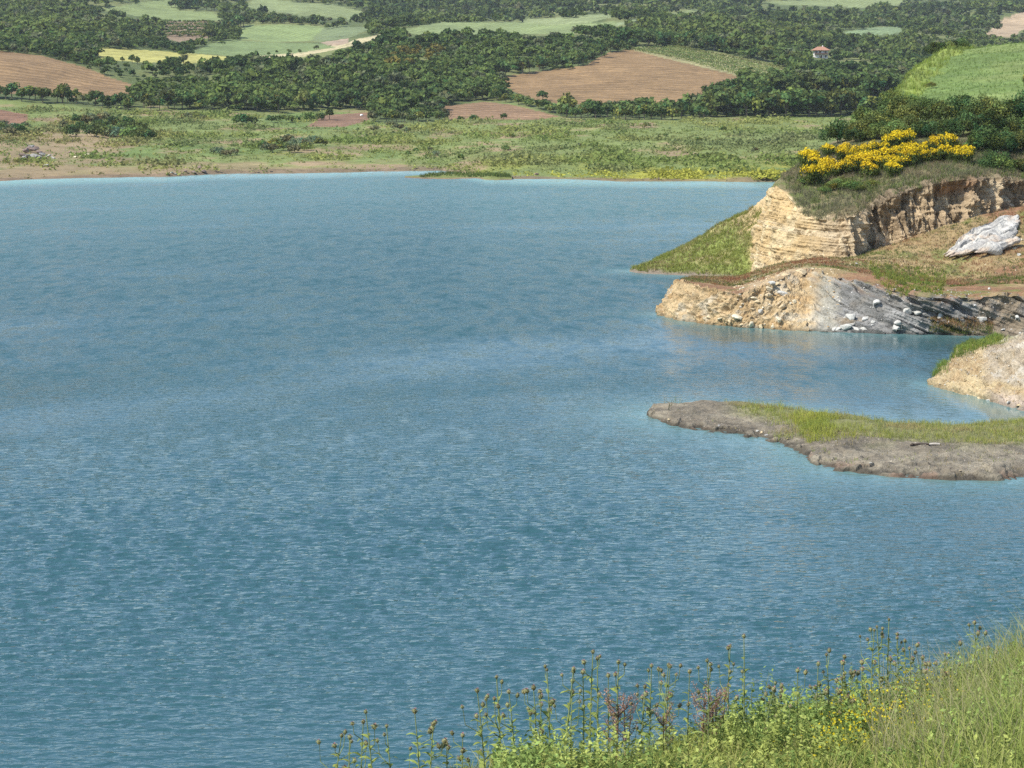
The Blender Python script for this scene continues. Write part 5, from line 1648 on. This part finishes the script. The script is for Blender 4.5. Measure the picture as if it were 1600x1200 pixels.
def thistle_parts(seed, nh):
    """A thistle one metre tall: stem with branches, foliage, and where its heads sit."""
    rg = np.random.default_rng(seed)
    stem, fol, heads = Bag(), Bag(), []
    sc = (.27, .33, .15)
    bend = rg.uniform(-.06, .06, 2)
    def main(t):
        return np.array([bend[0] * t * t, bend[1] * t * t, t])
    pts = [main(t) for t in np.linspace(0, .965, 8)]
    V, F = tube(pts, .0075, .0038, 5); stem.add(V, F, sc)
    heads.append((pts[-1], np.array([bend[0], bend[1], 1.0])))
    for i in range(nh - 1):
        a = i * 2.4 + rg.uniform(-.4, .4)
        t0 = rg.uniform(.45, .86)
        p0 = main(t0)
        l = rg.uniform(.08, .30) * (1.15 - t0) * 2
        d = np.array([np.cos(a) * .5, np.sin(a) * .5, 1.0])
        p1 = p0 + d * l * np.array([.9, .9, .35]); p2 = p0 + d * l * np.array([1.0, 1.0, .85])
        p2[2] = min(p2[2], .97)
        V, F = tube([p0, p1, p2], .0042, .003, 5); stem.add(V, F, sc)
        heads.append((p2, np.array([np.cos(a) * .25, np.sin(a) * .25, 1.0])))
        lance_leaves(fol, rg, [p0], [np.array([np.cos(a + .4), np.sin(a + .4), .3])], [rg.uniform(.06, .12)], [.010], (.24, .29, .09))
    nl = 22
    for i in range(nl):
        t = .02 + .80 * (i / nl) ** 1.1
        a = i * 2.4 + rg.uniform(-.3, .3)
        l = rg.uniform(.11, .22) * (1.15 - t * .9)
        lance_leaves(fol, rg, [main(t)], [unit(np.array([np.cos(a), np.sin(a), .45]))], [l], [.013 + .010 * (1 - t)], (.25, .30, .085))
    return stem.mesh("stem", M_FRONT), fol.mesh("foliage", M_FRONT), heads

PROTO = [(n,) + thistle_parts(700 + i, n) for i, n in enumerate((2, 3, 4, 5, 3, 4, 6, 2))]
TOPS = [(515, 1146), (541, 1153), (562, 1125), (585, 1108), (616, 1134), (655, 1108), (669, 1132), (697, 1159), (721, 1146), (746, 1185),
        (760, 1073), (786, 1054), (807, 1080), (837, 1075), (858, 1045), (882, 1041), (909, 1045), (923, 1015), (935, 1026), (952, 1052), (968, 1029), (998, 1073), (1015, 1038), (1036, 1034),
        (1039, 1036), (1049, 1082), (1075, 1049), (1107, 1028), (1141, 1006), (1165, 994), (1193, 1073), (1206, 1067), (1217, 1079), (1229, 1101), (1247, 1041), (1277, 1037), (1298, 1017), (1313, 1026),
        (1330, 1049), (1347, 1037), (1364, 981), (1379, 979), (1390, 966), (1403, 989), (1416, 1000), (1427, 1011), (1437, 1026), (1465, 1039), (1480, 1021), (1484, 1052), (1495, 1024), (1516, 989), (1527, 972), (1546, 1015),
        (1277, 1079), (1210, 1120), (842, 1100), (893, 1085), (980, 1100), (1130, 1075), (1330, 1090), (1440, 1075), (1290, 1070)]
TOPS = sorted(TOPS)
NUM = {2: "two", 3: "three", 4: "four", 5: "five", 6: "six"}
blocks = [("at the lower left", lambda x: x < 752), ("in the middle clump", lambda x: 752 <= x < 1000),
          ("by the pink docks", lambda x: 1000 <= x < 1180), ("right of the pink docks", lambda x: 1180 <= x < 1340), ("in the right clump", lambda x: x >= 1340)]
for where, test in blocks:
    sel = [t for t in TOPS if test(t[0])]
    for i, (x, y) in enumerate(sel):
        D = np.interp(x, [500, 900, 1600], [11.2, 12.2, 14.2]) + _rt.uniform(-.5, .6)
        g = bank_ground(x, D)
        top = at_depth(x, y, D)
        hgt = top[2] - g[2]
        pk = int(_rt.integers(0, len(PROTO)))
        n, sm, fm, heads = PROTO[pk]
        o = link("thistle", None, loc=(top[0], D, g[2]))
        a = _rt.uniform(0, 6.28)
        o.rotation_euler = (_rt.uniform(-.05, .05), _rt.uniform(-.07, .07), a)
        o.scale = (max(hgt, .7),) * 2 + (hgt,)
        tag(o, "prickly thistle with " + NUM[n] + " heads, " + (ordinal(i, len(sel)) if len(sel) <= 20 else ordinal(i, len(sel))) + " " + where, "thistle", "thistles on the foreground bank")
        link("stem", sm, o)
        link("foliage", fm, o)
        for p, d in heads:
            hd = link("flower_head", HEADS[_rt.integers(0, 4)], o, p)
            hd.rotation_euler = Vector(d).to_track_quat('Z', 'Y').to_euler()
            s = _rt.uniform(.36, .56) / max(hgt, .6)
            hd.scale = (s, s, s * max(hgt, .7) / hgt)

def dock_mesh(seed):
    rg = np.random.default_rng(seed)
    b = Bag()
    V, F = tube([(0, 0, 0), (.02, 0, .4), (.03, .01, .75)], .008, .004, 5); b.add(V, F, (.20, .13, .08))
    for i in range(12):
        a, t = rg.uniform(0, 6.28), rg.uniform(.35, .75)
        p = np.array([.03 * t, 0, t]); e = p + np.array([np.cos(a) * .12, np.sin(a) * .12, .17])
        V, F = tube([p, (p + e) / 2 + np.array([np.cos(a) * .02, np.sin(a) * .02, -.01]), e], .003, .002, 4); b.add(V, F, (.22, .13, .09))
        n = 60
        u = rg.uniform(.1, 1.1, (n, 1))
        C = p + (e - p) * u + rg.normal(size=(n, 3)) * .012
        V, F = leaf_quads(C, unit(rg.normal(size=(n, 3))), rg.uniform(.006, .014, n), 1.3, rg)
        b.add(V, F, np.repeat(np.array([.42, .27, .19]) * rg.uniform(.7, 1.25, (n, 1)), 4, 0))
    return b.mesh("dock_plant", M_FRONT)
DM = [dock_mesh(1), dock_mesh(2)]
for i, (x, y) in enumerate(sorted([(1098, 1062), (1112, 1070), (1122, 1063), (962, 1072), (978, 1076), (1040, 1095)])):
    D = np.interp(x, [900, 1600], [12.0, 14.0])
    g, top = bank_ground(x, D), at_depth(x, y, D)
    o = link("dock_plant", DM[i % 2], loc=(top[0], D, g[2]))
    s = (top[2] - g[2]) / .92
    o.scale = (s, s, s)
    o.rotation_euler = (0, 0, i * 1.7)
    tag(o, "pinkish brown dry dock plant, " + ordinal(i, 6) + " between the thistles", "plant", "dry dock plants in the foreground")

def front_weeds():
    rg = np.random.default_rng(88)
    bag = Bag()
    def spots(n, x0, x1, d0=-3.2, d1=1.4):
        px = rg.uniform(x0, x1, n)
        dl = np.interp(px, [700, 1600], [11.5, 15.5])
        return px, dl + rg.uniform(d0, d1, n)
    # grass
    px, D = spots(36000, 690, 1760)
    D = D - rg.uniform(0, 1, len(D)) ** 1.5 * 5.5 * smooth(1250, 1600, px)
    P = bank_ground(px, D)
    right = smooth(1380, 1600, px)
    h = rg.uniform(.10, .30, len(px)) * (1 + .7 * right)
    cols = np.array([(.32, .35, .09), (.25, .31, .07), (.38, .36, .14), (.13, .19, .05)])
    c = cols[rg.integers(0, 4, len(px))] * rg.uniform(.75, 1.25, (len(px), 1))
    c = c + (np.array([.25, .31, .09]) - c) * (right * .6)[:, None]
    V, T = blades(P, h, rg.uniform(.004, .008, len(px)), rg.uniform(.1, .8, len(px)), rg)
    bag.add(V, T, np.repeat(c, 5, 0))
    # tall flowering grass stalks on the right
    px, D = spots(1500, 1380, 1760)
    D = D - rg.uniform(0, 1, len(D)) * 4.0 * smooth(1350, 1600, px)
    P = bank_ground(px, D)
    V, T = blades(P, rg.uniform(.35, .62, len(px)), np.full(len(px), .0045), rg.uniform(.05, .5, len(px)), rg)
    bag.add(V, T, np.repeat(np.array([.34, .32, .17]) * rg.uniform(.8, 1.2, (len(px), 1)), 5, 0))
    stuff(link("bank_grass", bag.mesh("bank_grass", M_FRONT)), "green and straw coloured grass covering the foreground bank", "grass")
    # leafy weeds
    bag = Bag()
    px, D = spots(3400, 770, 1740, -2.8, 1.1)
    D = D - rg.uniform(0, 1, len(D)) ** 1.3 * 4.5 * smooth(1300, 1600, px)
    P = bank_ground(px, D)
    h = rg.uniform(.15, .42, len(px)) * (.75 + .5 * fbm(P[:, 0] * 1.3, P[:, 1] * 1.3, 0, 2, 201))
    h = np.clip(h, .12, .5)
    V, T = blades(P, h, np.full(len(px), .008), rg.uniform(.0, .2, len(px)), rg)
    bag.add(V, T, np.repeat(np.array([.17, .21, .06]) * rg.uniform(.8, 1.2, (len(px), 1)), 5, 0))
    m = 28
    t = np.tile(np.linspace(.1, 1.0, m), len(px))
    B = np.repeat(P, m, 0) + np.array([0, 0, 1.0]) * (t * np.repeat(h, m))[:, None]
    a = rg.uniform(0, 6.28, len(B))
    l = rg.uniform(.013, .036, len(B)) * (1.25 - .7 * t)
    d = np.stack([np.cos(a), np.sin(a), rg.uniform(.2, 1.2, len(B))], -1)
    C = B + unit(d) * (l * .8)[:, None]
    N = unit(np.stack([-np.cos(a) * .6, -np.sin(a) * .6, np.ones(len(B))], -1) + rg.normal(size=(len(B), 3)) * .45)
    V, F = leaf_quads(C, N, l, 1.9, rg)
    tone = fbm(P[:, 0] * .9, P[:, 1] * .9, 0, 3, 202)
    c = np.array([.27, .37, .105]) + (np.array([.37, .42, .12]) - np.array([.27, .37, .105])) * smooth(-.3, .4, tone)[:, None]
    c = c + (np.array([.16, .23, .065]) - c) * (rg.uniform(0, 1, (len(px), 1)) < .22)
    c = np.repeat(c, m, 0) * rg.uniform(.7, 1.3, (len(B), 1))
    bag.add(V, F, np.repeat(c, 4, 0))
    # small yellow flowers low on the right
    px = np.concatenate([rg.normal(1385, 55, 500), rg.uniform(1280, 1500, 150)])
    D = np.interp(px, [700, 1600], [11.5, 15.5]) + rg.uniform(-2.6, -.6, len(px))
    P = bank_ground(px, D) + np.array([0, 0, 1.0]) * rg.uniform(.16, .36, (len(px), 1))
    V, F = leaf_quads(P, unit(rg.normal(size=P.shape) * .5 + np.array([0, -.4, .8])), rg.uniform(.010, .018, len(px)), 1.1, rg)
    bag.add(V, F, np.repeat(np.array([.62, .52, .03]) * rg.uniform(.8, 1.1, (len(px), 1)), 4, 0))
    stuff(link("bank_weeds", bag.mesh("bank_weeds", M_FRONT)), "leafy yellow-green weeds with small yellow flowers between the thistles", "weeds")
front_weeds()

# ------------------------------------------------------------------ the air
def build_haze():
    b = Bag()
    V = np.array([(x, y, z) for z in (-6.0, 330.0) for (x, y) in ((-4200, -60), (4200, -60), (4200, 3900), (-4200, 3900))], float)
    b.add(V, np.array([(0, 3, 2, 1), (4, 5, 6, 7), (0, 1, 5, 4), (1, 2, 6, 5), (2, 3, 7, 6), (3, 0, 4, 7)]))
    m, nt, out = new_mat("haze")
    v = nd(nt, "ShaderNodeVolumePrincipled")
    v.inputs["Color"].default_value = (.80, .89, 1.0, 1)
    v.inputs["Density"].default_value = .000045
    v.inputs["Anisotropy"].default_value = .0
    nt.links.new(v.outputs[0], out.inputs["Volume"])
    stuff(link("haze", b.mesh("haze", m)), "thin bluish summer haze over the valley", "haze")
build_haze()
